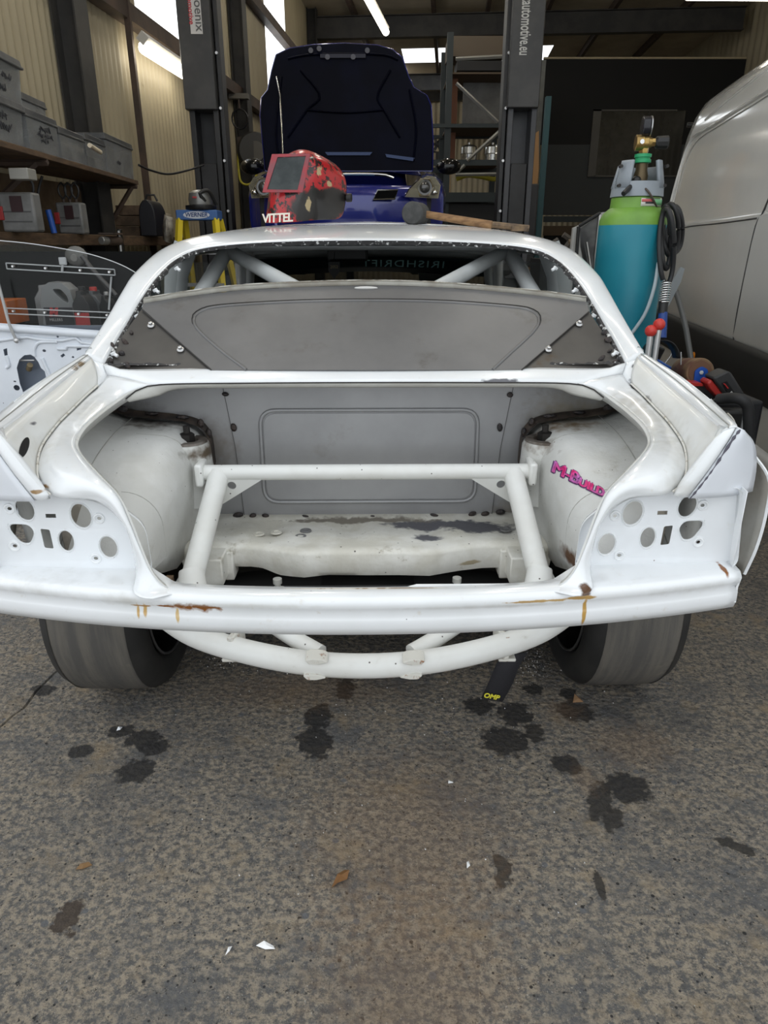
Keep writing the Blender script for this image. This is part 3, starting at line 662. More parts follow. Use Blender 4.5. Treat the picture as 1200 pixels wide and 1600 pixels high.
c0, c1 = L(404, 641, BY), L(742, 783, BY); rc = rr([(c0.x, c1.z), (c1.x, c1.z), (c1.x-.003, c0.z), (c0.x+.003, c0.z)], .045, 6)
cp('pressed_bead', MB().tube([V((p[0], BY-.001, p[1])) for p in rc], .0055, 8, closed=True), bare_lit, bb_, ang=60)
rc2 = rr([(c0.x+.008, c1.z+.008), (c1.x-.008, c1.z+.008), (c1.x-.011, c0.z-.008), (c0.x+.011, c0.z-.008)], .04, 6)
cp('raised_field', MB().prism(rc2, [], lambda u, v, w: V((u, BY-.0035+w, v)), .004), bare_lit, bb_, bevel=.003)
for a, b, c in (((345,590),(368,700),(385,830)),((805,590),(782,700),(765,830))): cp('plate_seam', MB().tube([L(*a, BY-.001), L(*b, BY-.001), L(*c, BY-.001)], .0008, 5), mat('thin seam', (.10, .10, .10), .6), bb_)
for px, py, r in ((352,616,(.012,.007,.008)),(365,668,(.011,.008,.016)),(797,617,(.011,.007,.010)),(781,668,(.010,.008,.016)),(372,805,(.02,.01,.012)),(395,806,(.014,.01,.01)),(415,806,(.014,.01,.009)),(480,808,(.02,.01,.007)),(583,808,(.016,.01,.008)),(680,806,(.020,.01,.008)),(738,803,(.016,.01,.01)),(758,803,(.016,.01,.01)),(782,800,(.018,.01,.011))):
    q = L(px, py, BY-.004); cp('weld_bead', MB().ball(q, (r[0]*.8, r[1]*.6, r[2]*.75), 10, 6, Matrix.Rotation(random.uniform(-.4, .4), 4, 'Y')), weld_m, bb_)

# ---- wheel tubs with strut towers
def tub():
    rows = []; st = [(.76, .440, .752), (.70, .445, .748), (.62, .455, .742), (.54, .462, .728), (.46, .468, .706), (.38, .475, .672), (.31, .485, .628), (.26, .50, .585), (.225, .53, .545), (.21, .56, .53)]
    for y, xi, zt in st:
        r = .085; row = []
        zb = interp([(.2, .525), (.3, .50), (.45, .44), (.8, .44)], y)
        pts = [(xi+.012, zb), (xi, lerp(zb, zt-r, .35)), (xi, lerp(zb, zt-r, .7))]
        for k in range(9):
            a = math.pi/2*k/8; pts.append((xi+r-r*math.cos(a), zt-r+r*math.sin(a)))
        pts += [(lerp(xi+r, .70, .33), zt+.004), (lerp(xi+r, .70, .66), zt+.008), (.70, zt+.03), (.715, max(zt, .6)+.15)]
        rows.append([V((x, y, max(z, zb) if z > zb-.2 else z)) for x, z in pts])
    return MB().grid(rows)
tb = tub(); tbr, tbl = both('wheel_tub', tb, offw, ang=60, solid=.0015)
tbvh = tb.bvh()
for s, par in ((1, tbr), (-1, tbl)):
    mm = Matrix.Scale(-1, 4, (1, 0, 0)) if s < 0 else Matrix()
    c = V((.475, .665, .0))
    m = MB().lathe([(.075, .55), (.066, .60), (.060, .66), (.058, .702), (.054, .712), (.040, .716), (.036, .708)], 24, Matrix.Translation(c)); cp('strut_tower', m.xf(mm), offw, par, ang=50)
    m = MB().lathe([(.052, .713), (.050, .719), (.030, .719), (.027, .712)], 24, Matrix.Translation(c)); cp('top_mount', m.xf(mm), mat('corroded mount', (.09, .07, .055), .6, .4, (.22, .20, .18), 20), par, ang=40)
    m = MB().lathe([(.020, .712), (.020, .735), (.014, .738)], 6, Matrix.Translation(c)); m.lathe([(.009, .73), (.009, .756)], 10, Matrix.Translation(c)); cp('strut_nut', m.xf(mm), mat('dark nut', (.035, .032, .03), .45, .6), par, ang=30)
    # scorched metal along the joint with the bulkhead
    sc = crs([(.425, .742, .62), (.43, .742, .70), (.46, .74, .742), (.53, .735, .760), (.62, .735, .768), (.69, .735, .785)], 30); m = MB().grid([[p+V((0, .008, .012)) for p in sc], [p+V((0, 0, .006+.003*random.random())) for p in sc], [p+V((0, -.022-.018*random.random(), .003)) for p in sc]]); cp('scorched_seam', m.xf(mm), mat('scorched metal', (.05, .042, .038), .5, .5, (.12, .09, .07), 18), par)
    for q, r in (((.452, .728, .748), (.012, .01, .018)), ((.50, .728, .765), (.024, .01, .01)), ((.58, .728, .775), (.024, .01, .008)), ((.432, .728, .72), (.01, .01, .02)), ((.66, .728, .787), (.02, .01, .016))):
        cp('weld_bead', MB().ball(q, (r[0]*.8, r[1]*.7, r[2]*.7), 10, 6).xf(mm), weld_m, par)
for i_, k0, k1 in ((5, 1, 12), (2, 3, 13)):
    both('tub_seam', MB().tube(crs([p+V((-.0005, -.0005, .0008)) for p in tb.v[i_*16+k0:i_*16+k1]], 24), .0011, 5), mat('tub seam', (.36, .36, .33), .7))
both('tub_seam', MB().tube(crs([tb.v[i_*16+13]+V((0, -.001, .001)) for i_ in range(0, 9)], 24), .0014, 5), mat('tub seam', (.36, .36, .33)))
# sticker on the right tub
def stk(u, v): return 861+(u+.5)*68, 730+(u+.5)*34-(v)*68-2
tt = MB(); big = MB()
for w_, sz_, dx, dy in (('M', .40, -.36, 0.), ('-', .36, -.16, 0.), ('B', .40, .0, 0.), ('UILD', .27, .40, -.03)):
    g_ = text_mb(w_, sz_, 0, 0, .25)
    for ox, oy in ((0, 0), (.014, 0), (.028, 0), (.014, .012)): tt.add([p+V((dx+ox, dy+oy, 0)) for p in g_.v], g_.f)
    for ox, oy in ((-.03, -.03), (-.015, -.035), (0, -.035), (.045, -.01), (-.03, 0), (.02, -.035), (.014, .028)): big.add([p+V((dx+ox, dy+oy, 0)) for p in g_.v], g_.f)
cp('sticker_outline', decal(big, stk, tbvh, .0035, 4), mat('sticker purple', (.14, .06, .17), .4), tbr, ang=0, fixn=False)
cp('sticker_lettering', decal(tt, stk, tbvh, .0055, 4), mat('sticker pink', (.80, .03, .22), .35, 0, (.55, .16, .5), 22), tbr, ang=0, fixn=False, label='pink sticker lettering M-BUILD')

# ---- cross brace
bar = MB().tube([V((-.425, .6, .648)), V((.43, .6, .648))], .0205, 18); br = cp('brace_bar', bar, tubew, ang=50)
for s in (-1, 1):
    cp('brace_leg', MB().tube([V((.385*s, .6, .645)), V((.388*s, .57, .62)), V((.408*s, .30, .455))], .0265, 16), tubew, br, ang=50)
    hz = []; x0 = .345
    m = MB().prism([(.395, .640), (.27, .640), (.275, .630), (.393, .552), (.40, .56)], [ell(.352, .615, .0115, .0115, 16)], lambda u, v, w: V((u*s, .585+(.64-v)*.25+w, v)), .004); cp('gusset', m, tubew, br, ang=30)
    m = MB().tube([V((.408*s, .34, .49)), V((.398*s, .30, .445))], [.029, .036], 14); cp('leg_socket', m, tubew, br, ang=50)
    m = MB().box((.43*s, .6, .648), (.02, .07, .06)); cp('bar_foot', m, tubew, br, bevel=.006)

# ---- boot floor cross member
def ffront(x): return interp([(0, .455), (.16, .455), (.24, .49), (.30, .51), (.5, .51)], abs(x))
def fzb(x): return interp([(-.5, .412), (-.27, .410), (-.23, .398), (-.2, .400), (-.1, .412), (0, .410), (.08, .410), (.2, .406), (.3, .402), (.5, .408)], x)
rows = []
for i in range(61):
    x = lerp(-.48, .48, i/60); y = ffront(x); w = .004*math.sin(x*31)+.003*math.sin(x*57+1)
    hump = .008*math.exp(-(x/.2)**4)
    rows.append([V((x, .755, .475)), V((x, .735, .463)), V((x, .68, .466+w)), V((x, .60, .472+w)), V((x, y+.03, .480+hump)), V((x, y+.008, .478+hump)), V((x, y, .468+hump)), V((x, y+.004, .43)), V((x, y+.012, fzb(x)+.004)), V((x, y+.03, fzb(x)))])
cm = cp('boot_floor', MB().grid(rows), floorw, ang=50, solid=.002)
for px, py, yl in ((405,838,.6),(478,836,.62),(470,842,.58),(432,836,.61),(790,828,.62)):
    q = L(px, py, yl); cp('floor_plug', MB().lathe([(.016, 0), (.015, .0025), (.009, .003), (.008, .001)], 16, Matrix.Translation((q.x, q.y, .474))), mat('grey plug', (.16, .16, .16), .5) if px > 460 else floorw, cm)
for s in (-1, 1):
    m = MB().bb((.36*s, .44, .40), (.44*s, .56, .472)); m.bb((.345*s, .50, .385), (.37*s, .56, .465)); cp('end_bracket', m, floorw, cm, bevel=.004)
    cp('end_bracket', MB().bb((.405*s, .34, .43), (.46*s, .5, .445)), offw, cm, bevel=.003)
# dark floor pan added to block light, axle housing and springs seen in the gaps
m = MB().bb((-.70, .76, .25), (.70, 3.6, .27)); pan = cp('blocking_floor_pan', m, dark)
m = MB().tube(crs([(-.55, .62, .26), (-.2, .66, .30), (0, .66, .31), (.2, .66, .30), (.55, .62, .26)], 20), .05, 10); m.ball((0, .68, .29), (.15, .17, .12), 14, 8); cp('axle_housing', m, dark, pan)
for px, s in ((436, 1), (712, 1)):
    q = L(px, 915, .42); m = MB().lathe([(.024, 0), (.02, .005), (.008, .007), (.007, .02), (.011, .022), (.011, .034), (.006, .036)], 14, Matrix.Translation((q.x, .40, .405))); cp('mount_stud', m, mat('pale stud', (.45, .45, .42), .4, .3), pan)
cp('cross_rail', MB().bb((-.4, .37, .37), (.4, .43, .405)), dark, pan)
q = L(270, 915, .36); cp('wooden_prop', MB().bb((q.x-.008, .33, .36), (q.x+.008, .35, .475)), mat('old wood', (.15, .095, .055), .8), pan)

# ---- tube bumper under the tail
tb_path = crs([(-.50, .34, .385), (-.40, .265, .366), (-.28, .21, .357), (-.14, .165, .354), (0, .15, .353), (.14, .165, .354), (.28, .21, .357), (.40, .265, .366), (.50, .34, .385)], 50)
tbm = cp('tube_bumper', MB().tube(tb_path, .027, 16), tubew, ang=50)
for s in (-1, 1):
    cp('stay_tube', MB().tube(crs([(.10*s, .185, .362), (.16*s, .23, .372), (.24*s, .30, .385), (.36*s, .40, .40)], 14), .02, 12), tubew, tbm, ang=50)
    for px, py, yl in ((495, 1030, .135), (492, 1054, .14)) if s < 0 else ((646, 1031, .135), (642, 1053, .14)):
        q = L(px, py, yl); m = MB().prism([(-.024, .004), (-.012, .010), (.016, .006), (.024, -.003), (.006, -.009), (-.016, -.008)] if s < 0 else [(.024, .004), (.012, .010), (-.016, .006), (-.024, -.003), (-.006, -.009), (.016, -.008)], [], lambda u, v, w: q+V((u, w-.012-.0*v, v*.7+w*.25)), .03)
        cp('mount_tab', m, mat('rusty white tab', (.66, .65, .6), .5, 0, (.28, .12, .05), 55, .56, .68), tbm, bevel=.0015)
    q = L(370 if s < 0 else 783, 1003, .235 if s < 0 else .24); m = MB().box(q, (.014, .062, .058), (0, 0, s*.3)); m.box(q+V((.012*s, -.01, -.034)), (.04, .03, .008)); cp('tube_clamp', m, mat('rusty white tab', (.66, .65, .6)), tbm, bevel=.003)

# ---- wheels
rub = mat('worn slick rubber', (.085, .081, .076), .75, 0, (.135, .124, .108), 7, bump=.25, bscale=45, streak=(5, .4, .4), dirt=((.19, .17, .14), 9, .6, .8))
rubs = mat('tyre sidewall', (.018, .018, .018), .6, 0, (.028, .027, .026), 9)
rimm = mat('black rim', (.008, .008, .009), .25, .2)
def wheel_parts(xc, y):
    M_ = Matrix.Translation((xc, y, .312)) @ Matrix.Rotation(R(90), 4, 'Y'); h = .12
    prof = [(.215, -h+.012), (.235, -h-.004), (.27, -h-.008), (.295, -h+.006), (.308, -h+.024), (.311, -h+.05)]
    prof = prof+[(.312, -.04), (.312, .04)]+[(r, -z) for r, z in prof[::-1]]
    t = cp('tyre', MB().lathe(prof, 56, M_, cap=False), rub, ang=50)
    for e in (-1, 1): cp('sidewall', MB().lathe([(.310, e*(h-.026)), (.297, e*(h-.004)), (.271, e*(h+.010)), (.236, e*(h+.006)), (.212, e*(h-.014))], 48, M_, cap=False), rubs, t, ang=60)
    m = MB().lathe([(.218, -h+.006), (.222, -h+.0), (.214, -h-.002), (.205, -h+.014), (.196, -h+.05), (.19, .0), (.196, h-.05), (.205, h-.014), (.214, h+.002), (.222, h), (.218, h-.006)], 40, M_, cap=False)
    m.lathe([(.02, .06), (.19, .05), (.19, .065), (.02, .075)], 30, M_); r_ = cp('rim', m, rimm, t, ang=40)
    for e in (-1, 1): cp('rim_lip', MB().tube([M_ @ V((.2165*math.cos(2*math.pi*k/40), .2165*math.sin(2*math.pi*k/40), e*(h+.001))) for k in range(40)], .004, 6, closed=True), mat('scuffed rim edge', (.10, .10, .10), .35, .5), r_, ang=60)
    for k in range(5): cp('spoke', MB().box(M_ @ (Matrix.Rotation(2*math.pi*k/5, 4, 'Z') @ V((.11, 0, .07))), (.02, .03, .15), (M_ @ Matrix.Rotation(2*math.pi*k/5, 4, 'Z')).to_3x3() @ Matrix.Rotation(R(90), 3, 'Y')), rimm, r_)
    cp('brake_disc', MB().lathe([(.04, -.02), (.15, -.02), (.15, 0), (.04, 0)], 28, M_), mat('brake disc', (.16, .15, .14), .4, .7), t)
for s in (-1, 1): wheel_parts(.69*s, .675); wheel_parts(.78*s, 3.37)

# ---- cabin: glass, cage, pillars, front
cabin = mat('cabin grey paint', (.34, .36, .36), .5, 0, (.28, .3, .3), 4)
gl_d = mat('tinted glass', (.02, .04, .042), .05, alpha=.45)
gl_c = mat('clear glass', (.25, .33, .33), .03, alpha=.20)
ws = cp('windscreen', MB().grid(strip([(-.57, 2.36, 1.18), (0, 2.60, 1.245), (.57, 2.36, 1.18)], [(-.66, 2.85, .88), (0, 3.15, .88), (.66, 2.85, .88)], 20, 6)), gl_d, solid=.004, ang=60)
cp('sun_strip', MB().grid(strip([(-.585, 2.43, 1.135), (0, 2.69, 1.16), (.585, 2.43, 1.135)], [(-.62, 2.58, 1.05), (0, 2.83, 1.07), (.62, 2.58, 1.05)], 20, 3)), mat('sun strip', (.006, .014, .016), .4), ws, solid=.001)
t = text_mb('IRISHDRIFT', .075, .001, 0, 0, 1.15); M_ = basis(V((.17, 2.69, 1.112)), V((-1, 0, 0)), V((0, -.55, .45)))
t.xf(M_); t.v = [V((p.x, p.y-.26*(p.x/.585)**2, p.z-.012*(p.x/.585)**2)) for p in t.v]
cp('strip_lettering', t, mat('strip lettering', (.30, .52, .52), .5), ws, fixn=False)
both('front_pillar', MB().tube(crs([(.60, 2.33, 1.185), (.655, 2.62, 1.05), (.70, 2.92, .89)], 10), .028, 10), white)
both('middle_pillar', MB().tube([V((.715, 1.52, .90)), V((.685, 1.50, 1.10)), V((.64, 1.50, 1.20))], .026, 8, flat=(.6, 1.6)), cabin)
both('door_glass', MB().grid([[V((.70, 1.54, .93)), V((.71, 2.80, .90))], [V((.655, 1.54, 1.14)), V((.64, 2.45, 1.13))]]), gl_c, solid=.003)
both('quarter_glass', MB().add([V((.712, .88, .945)), V((.712, 1.47, .93)), V((.665, 1.47, 1.15)), V((.685, 1.22, 1.09))], [(0, 1, 2, 3)]), gl_c, solid=.003)
# belt line rails and headlining edge
both('belt_rail', MB().tube([V((.71, .70, .925)), V((.72, 1.5, .915)), V((.715, 2.85, .89))], .03, 8, flat=(.6, 1)), cabin)
both('roof_rail', MB().tube(crs([(.66, 1.35, 1.155), (.655, 1.7, 1.185), (.64, 2.2, 1.19), (.6, 2.36, 1.185)], 12), .022, 8), cabin)
cg = cp('roll_hoop', MB().tube(crs([(-.62, 1.62, .30), (-.62, 1.62, .9), (-.60, 1.62, 1.07), (-.50, 1.62, 1.185), (-.3, 1.62, 1.205), (.3, 1.62, 1.205), (.50, 1.62, 1.185), (.60, 1.62, 1.07), (.62, 1.62, .9), (.62, 1.62, .30)], 50), .024, 12), cage_m, ang=60)
for s in (-1, 1):
    a, b = L(382 if s < 0 else 765, 388, 1.5), L(505 if s < 0 else 640, 448, 1.08)
    a = V((.50*s, 1.60, 1.175)); b = V((.17*s, 1.0, 1.062))
    cp('cage_diagonal', MB().tube([a, b], .024, 12), cage_m, cg, ang=60)
    cp('cage_stay', MB().tube([V((.525*s, 1.60, 1.17)), V((.55*s, 1.0, .98)), V((.56*s, .75, .88))], .025, 12), cage_m, cg, ang=60)
    cp('cage_side_bar', MB().tube(crs([(.50*s, 1.64, 1.185), (.56*s, 2.0, 1.20), (.55*s, 2.3, 1.175), (.63*s, 2.7, .98), (.66*s, 2.85, .85)], 20), .021, 10), cage_m, cg, ang=60)
    cp('cage_door_bar', MB().tube([V((.62*s, 1.64, .85)), V((.66*s, 2.8, .55))], .021, 10), cage_m, cg, ang=60)
cp('header_rail', MB().grid(strip([(-.56, 2.34, 1.195), (0, 2.52, 1.222), (.56, 2.34, 1.195)], [(-.575, 2.40, 1.140), (0, 2.58, 1.152), (.575, 2.40, 1.140)], 14, 3, .01, (0, -1, 0))), cabin, cg, solid=.003)
cp('windscreen_bar', MB().tube(crs([(-.55, 2.3, 1.178), (-.3, 2.42, 1.196), (0, 2.46, 1.2), (.3, 2.42, 1.196), (.55, 2.3, 1.178)], 20), .021, 10), cage_m, cg, ang=60)
both('inner_side', MB().grid([[V((.66, .80, .90)), V((.68, 1.5, .90)), V((.66, 2.9, .88))], [V((.66, .80, .27)), V((.70, 1.5, .27)), V((.68, 2.9, .27))]]), cabin, solid=.002)
m = MB().grid(strip([(-.60, 1.30, 1.195), (0, 1.32, 1.198), (.60, 1.30, 1.195)], [(-.56, 2.34, 1.20), (0, 2.56, 1.225), (.56, 2.34, 1.20)], 12, 5, .028, (0, 0, 1))); cp('headlining', m, cabin, solid=.002)
q = L(543, 402, 2.3); mr = cp('mirror', MB().box((q.x, 2.33, 1.165), (.19, .03, .07)), mat('black plastic', (.012, .012, .012), .4), bevel=.012)
m = MB().prism([(-.026, .03), (.026, .03), (.026, -.01), (0, -.045), (-.026, -.01)], [], lambda u, v, w: V((q.x-.06+u, 2.24+w, 1.10+v)), .004); m.tube([V((q.x-.06, 2.242, 1.13)), V((q.x-.06, 2.30, 1.17))], .0015, 5); cp('air_freshener', m, mat('black card', (.012, .012, .012), .5), mr)
t = text_mb('2052', .018, .001); cp('card_lettering', t.xf(basis(V((q.x-.06, 2.239, 1.108)), V((1, 0, 0)), V((0, 0, 1)))), mat('gold print', (.3, .24, .12), .5), mr, fixn=False)
m = MB().bb((-.68, 2.85, .55), (.68, 3.1, .87)); cp('dashboard', m, mat('dash black', (.012, .012, .013), .6), bevel=.04)
# bonnet and nose
rows = []
for i in range(13):
    y = lerp(2.88, 4.12, i/12); rows.append([V((x*(xtop(y)+.01), y-.1*abs(x)**3*(1 if y > 3.9 else 0)+.2*(1-x*x)*(1 if i == 0 else 0), ztop(y)+.03*(1-x*x))) for x in [k/8-1 for k in range(17)]])
rows.append([p+V((0, .05, -.2)) for p in rows[-1]]); rows.append([p+V((0, -.02, -.2)) for p in rows[-1]])
cp('bonnet', MB().grid(rows), white, solid=.002, ang=50)
# ============================================================ things on and under the white car
def poly_slab(pts, off, m=None):       # a thick plate from an outline of points; off = thickness vector
    n = len(pts); mb = m or MB(); off = V(off); P = [V(p) for p in pts]
    nrm = V((0, 0, 0))
    for i in range(n): nrm += P[i].cross(P[(i+1) % n])
    ax = max(range(3), key=lambda i: abs(nrm[i])); k = [i for i in range(3) if i != ax]
    tris = tessellate_polygon([[V((p[k[0]], p[k[1]], 0)) for p in P]])
    return mb.add(P+[p+off for p in P], [tuple(t) for t in tris]+[(t[2]+n, t[1]+n, t[0]+n) for t in tris]+[(i, (i+1) % n, n+(i+1) % n, n+i) for i in range(n)])
def rod(name, pts, r, m, par, n=8, smooth=0, **k):
    return obj(name, MB().tube(crs(pts, smooth) if smooth else pts, r, n), m, par, ang=60, **k)
blackp = mat('black plastic', (.012, .012, .012), .4); zinc = mat('zinc screw', (.6, .6, .6), .35, .8)
wood = mat('used wood', (.30, .17, .075), .65, 0, (.17, .09, .04), 12, streak=(1, 6, 6)); wood_d = mat('dirty shelf wood', (.13, .08, .045), .75, 0, (.07, .045, .028), 9, streak=(5, 1, 5))
yel = mat('yellow fibreglass', (.72, .55, .03), .5); rubberb = mat('black hose rubber', (.018, .018, .019), .45)

# welding helmet on the roof
lv = [[(422,344,3.10),(404,350,2.86),(457,349,2.82),(500,343,2.93),(536,346,3.05)],
      [(422,325,3.10),(410,332,2.85),(458,334,2.82),(505,325,2.93),(541,325,3.06)],
      [(425,295,3.10),(412,301,2.84),(474,299,2.82),(511,298,2.93),(544,300,3.07)],
      [(432,272,3.10),(418,272,2.86),(480,270,2.845),(515,275,2.94),(543,283,3.07)],
      [(440,255,3.10),(425,249,2.88),(486,243,2.87),(516,257,2.95),(538,271,3.07)],
      [(455,242,3.08),(446,238,2.92),(480,235,2.91),(506,246,2.97),(530,260,3.07)],
      [(470,236,3.05),(462,233,2.97),(478,232,2.97),(495,239,3.0),(518,251,3.07)]]
hl = [[W(*p) for p in r] for r in lv]
hc = W(470, 348, 2.95)
hm = thing('welding_helmet', 'red and black welding helmet with dark visor standing on the white roof', 'helmet', (hc.x, hc.y, hc.z))
hs = []
for px, py, Y, r in ((505,325,2.93,(.16,.15,.05)),(520,308,2.98,(.12,.1,.035)),(475,325,2.85,(.035,.05,.06)),(490,305,2.9,(.03,.05,.03))):
    q = W(px, py, Y)-hc; hs.append((tuple(q), r, (.02, .018, .017), .25, .12))
for px, py, Y, r in ((497,268,2.92,(.02,.03,.03)),(482,320,2.87,(.012,.03,.03)),(515,288,2.95,(.012,.03,.012))):
    q = W(px, py, Y)-hc; hs.append((tuple(q), tuple(x*.8 for x in r), (.42, .33, .18), .9, .1))
hmat = mat('red helmet graphics', (.42, .015, .02), .3, 0, (.02, .012, .012), 38, .52, .56, 5, spots=hs, coat=.4)
mb = MB().grid(hl); shell_ = obj('helmet_shell', mb, hmat, hm, ang=70, sub=2, solid=.004)
vis = [W(434,246,2.862),W(478,244,2.855),W(465,297,2.808),(W(418,296,2.825))]
vd = V((-.15, -.95, .2))*.003
fr_o = [W(425,241,2.868),W(486,240,2.858),W(473,301,2.808),W(410,301,2.825)]
m = MB(); n4 = [(0, 1), (1, 2), (2, 3), (3, 0)]
for i, j in n4: m.hexa([fr_o[i], fr_o[j], vis[j], vis[i], fr_o[i]+vd, fr_o[j]+vd, vis[j]+vd, vis[i]+vd])
vf = obj('visor_frame', m, mat('worn red plastic', (.30, .03, .04), .4, 0, (.2, .05, .06), 20), hm, bevel=.002)
obj('visor', poly_slab(vis, V((0, .006, 0))), mat('visor glass', (.02, .026, .027), .22, 0, (.04, .048, .048), 14, spec=.35), vf, ang=0)
q = W(541, 309, 3.055); obj('knob', MB().cyl(q, q+V((.022, -.004, 0)), .016, n=16), blackp, hm, bevel=.003)
q = W(433, 341, 2.805); obj('helmet_lettering', text_mb('VITTEL', .042, .002, .001, .15, .9).xf(basis(q, W(456, 340, 2.80)-W(412, 342, 2.815), V((0, -.1, 1)))), mat('cream letters', (.75, .7, .6), .5), hm, fixn=False)

# mallet and stick on the roof
q = W(650, 334, 2.98); ml = thing('mallet', 'black rubber mallet with a wooden handle lying on the white roof', 'mallet', tuple(q))
ax = V((.30, .95, 0)).normalized()
M_ = basis(q-ax*.05, V((0, 0, 1)).cross(ax), V((0, 0, 1)).cross(ax).cross(ax)*-1); 
obj('mallet_head', MB().tube([q-ax*.058, q-ax*.053, q+ax*.053, q+ax*.058], [.038, .043, .043, .038], 24), mat('grey rubber', (.045, .046, .045), .8, 0, (.07, .07, .068), 25), ml, ang=40)
a, b = W(655, 333, 2.985), W(768, 352, 2.90); obj('handle', MB().tube([a, a.lerp(b, .5), b], [.013, .0145, .016], 12), wood, ml)
a, b = W(768, 351, 3.02), W(826, 357, 3.02); obj('wooden_stick', MB().tube([a, b], .014, 8, flat=(1, .9)).box(b-V((.04, 0, 0)), (.06, .03, .02)), mat('grey wood', (.24, .16, .09), .75, 0, (.10, .07, .05), 20), label='short weathered wooden stick lying beyond the mallet handle on the roof', cat='stick')

# tow strap under the tail
P0 = [W(812,1018,1.40), W(795,1030,1.385), W(780,1060,1.39), W(768,1092,1.40)]; P1 = [W(822,1022,1.40), W(815,1040,1.385), W(803,1068,1.39), W(789,1098,1.40)]
P0 = [W(786,1017,1.40), W(775,1040,1.388), W(763,1068,1.39), W(752,1091,1.40)]; P1 = [W(825,1020,1.41), W(812,1040,1.392), W(800,1070,1.39), W(785,1097,1.40)]
so = P0[0]; st_ = thing('tow_strap', 'black webbing tow strap hanging from the white tube bumper', 'strap', tuple(so))
obj('webbing', MB().grid([crs(P0, 14), crs([a.lerp(b, .5)+V((0, -.002, 0)) for a, b in zip(P0, P1)], 14), crs(P1, 14)]), mat('black webbing', (.014, .014, .018), .7, bump=.2, bscale=300), st_, solid=.003, ang=60)
q = W(771, 1089, 1.392); tg = obj('maker_tag', poly_slab([W(757,1081,1.393),W(783,1086,1.393),W(779,1096,1.398),W(754,1091,1.398)], V((0, -.0015, 0))), mat('tag black', (.02, .02, .02), .6), st_, ang=0)
obj('tag_lettering', text_mb('OMP', .018, .001, .0006, .1).xf(basis(W(768, 1088.5, 1.390), W(783,1092,1.39)-W(757,1087,1.39), V((0, 0, 1)))), mat('tag yellow', (.65, .6, .05), .5), tg, fixn=False)

# ============================================================ floor litter
def scrap(name, px, py, pts, col, label, cat, h=.004):
    c = WZ(px, py, 0); m = MB(); n = len(pts)
    P = [c+V((x, y*1.3, .002+h*math.sin(i*1.7)**2)) for i, (x, y) in enumerate(pts)]; cc = sum(P, V((0, 0, 0)))/n+V((0, 0, h*.6))
    m.add(P+[cc], [(i, (i+1) % n, n) for i in range(n)]); return obj(name, m, mat(name+' %d' % px, col, .7), label=label, cat=cat, solid=.0008, ang=0)
scrap('dry_leaf', 533, 1377, [(-.018,-.012),(-.006,-.010),(.012,.002),(.016,.014),(.006,.018),(-.008,.008)], (.19, .09, .03), 'curled brown dry leaf on the concrete below the car', 'leaf', .010)
scrap('dry_leaf', 131, 1356, [(-.014,-.004),(0,-.006),(.016,.004),(.006,.008),(-.01,.006)], (.21, .12, .05), 'small brown leaf flake on the concrete at the left', 'leaf')
scrap('dry_leaf', 902, 1094, [(-.016,-.01),(.01,-.016),(.014,-.004),(-.004,.014)], (.32, .19, .10), 'pale brown leaf between the oil stains behind the right wheel', 'leaf', .008)
scrap('paper_scrap', 415, 1482, [(-.018,.003),(-.004,.008),(.014,.002),(.018,-.004),(0,-.003)], (.8, .8, .8), 'largest white paper sliver on the foreground concrete', 'paper scrap')
scrap('paper_scrap', 357, 1487, [(-.004,-.006),(.003,-.002),(.005,.007),(-.001,.004)], (.75, .75, .76), 'tiny white paper chip beside the larger paper sliver', 'paper scrap')
scrap('paper_scrap', 187, 1140, [(-.006,-.005),(.005,-.005),(.005,.006),(-.005,.005)], (.8, .82, .85), 'small white chip lying on the oil stain at the left', 'paper scrap')
scrap('paper_scrap', 704, 1224, [(-.006,-.002),(.006,-.003),(.006,.003),(-.005,.003)], (.7, .7, .7), 'small white chip below the tow strap stains', 'paper scrap')
scrap('paper_scrap', 731, 1353, [(-.003,-.006),(.004,-.003),(.003,.008),(-.002,.004)], (.7, .7, .7), 'thin upright white chip in the middle foreground', 'paper scrap')

# metal swarf swept about the rear wheels: too fine and too many to count
m = MB()
for cx, cy, sx, sy, n in ((370, 1025, 75, 32, 330), (835, 1035, 60, 34, 330), (600, 1090, 420, 60, 120), (650, 1300, 450, 160, 90)):
    for _ in range(n):
        q = WZ(random.gauss(cx, sx*.5), random.gauss(cy, sy*.5), 0); a = random.uniform(0, 6.28); l = random.uniform(.0012, .0034); d = V((math.cos(a), math.sin(a), 0))*l; e = V((-d.y, d.x, 0))*.5
        m.add([q+V((0, 0, .002)), q+d+V((0, 0, .003)), q+e+V((0, 0, .0045)), q+d*.5-e*.4+V((0, 0, .002))], [(0, 1, 2), (0, 3, 1)])
obj('metal_swarf', m, mat('bright swarf', (.62, .62, .62), .35, .4), kind='stuff', label='fine bright metal swarf scattered on the concrete round the wheels', cat='swarf', ang=0, fixn=False)

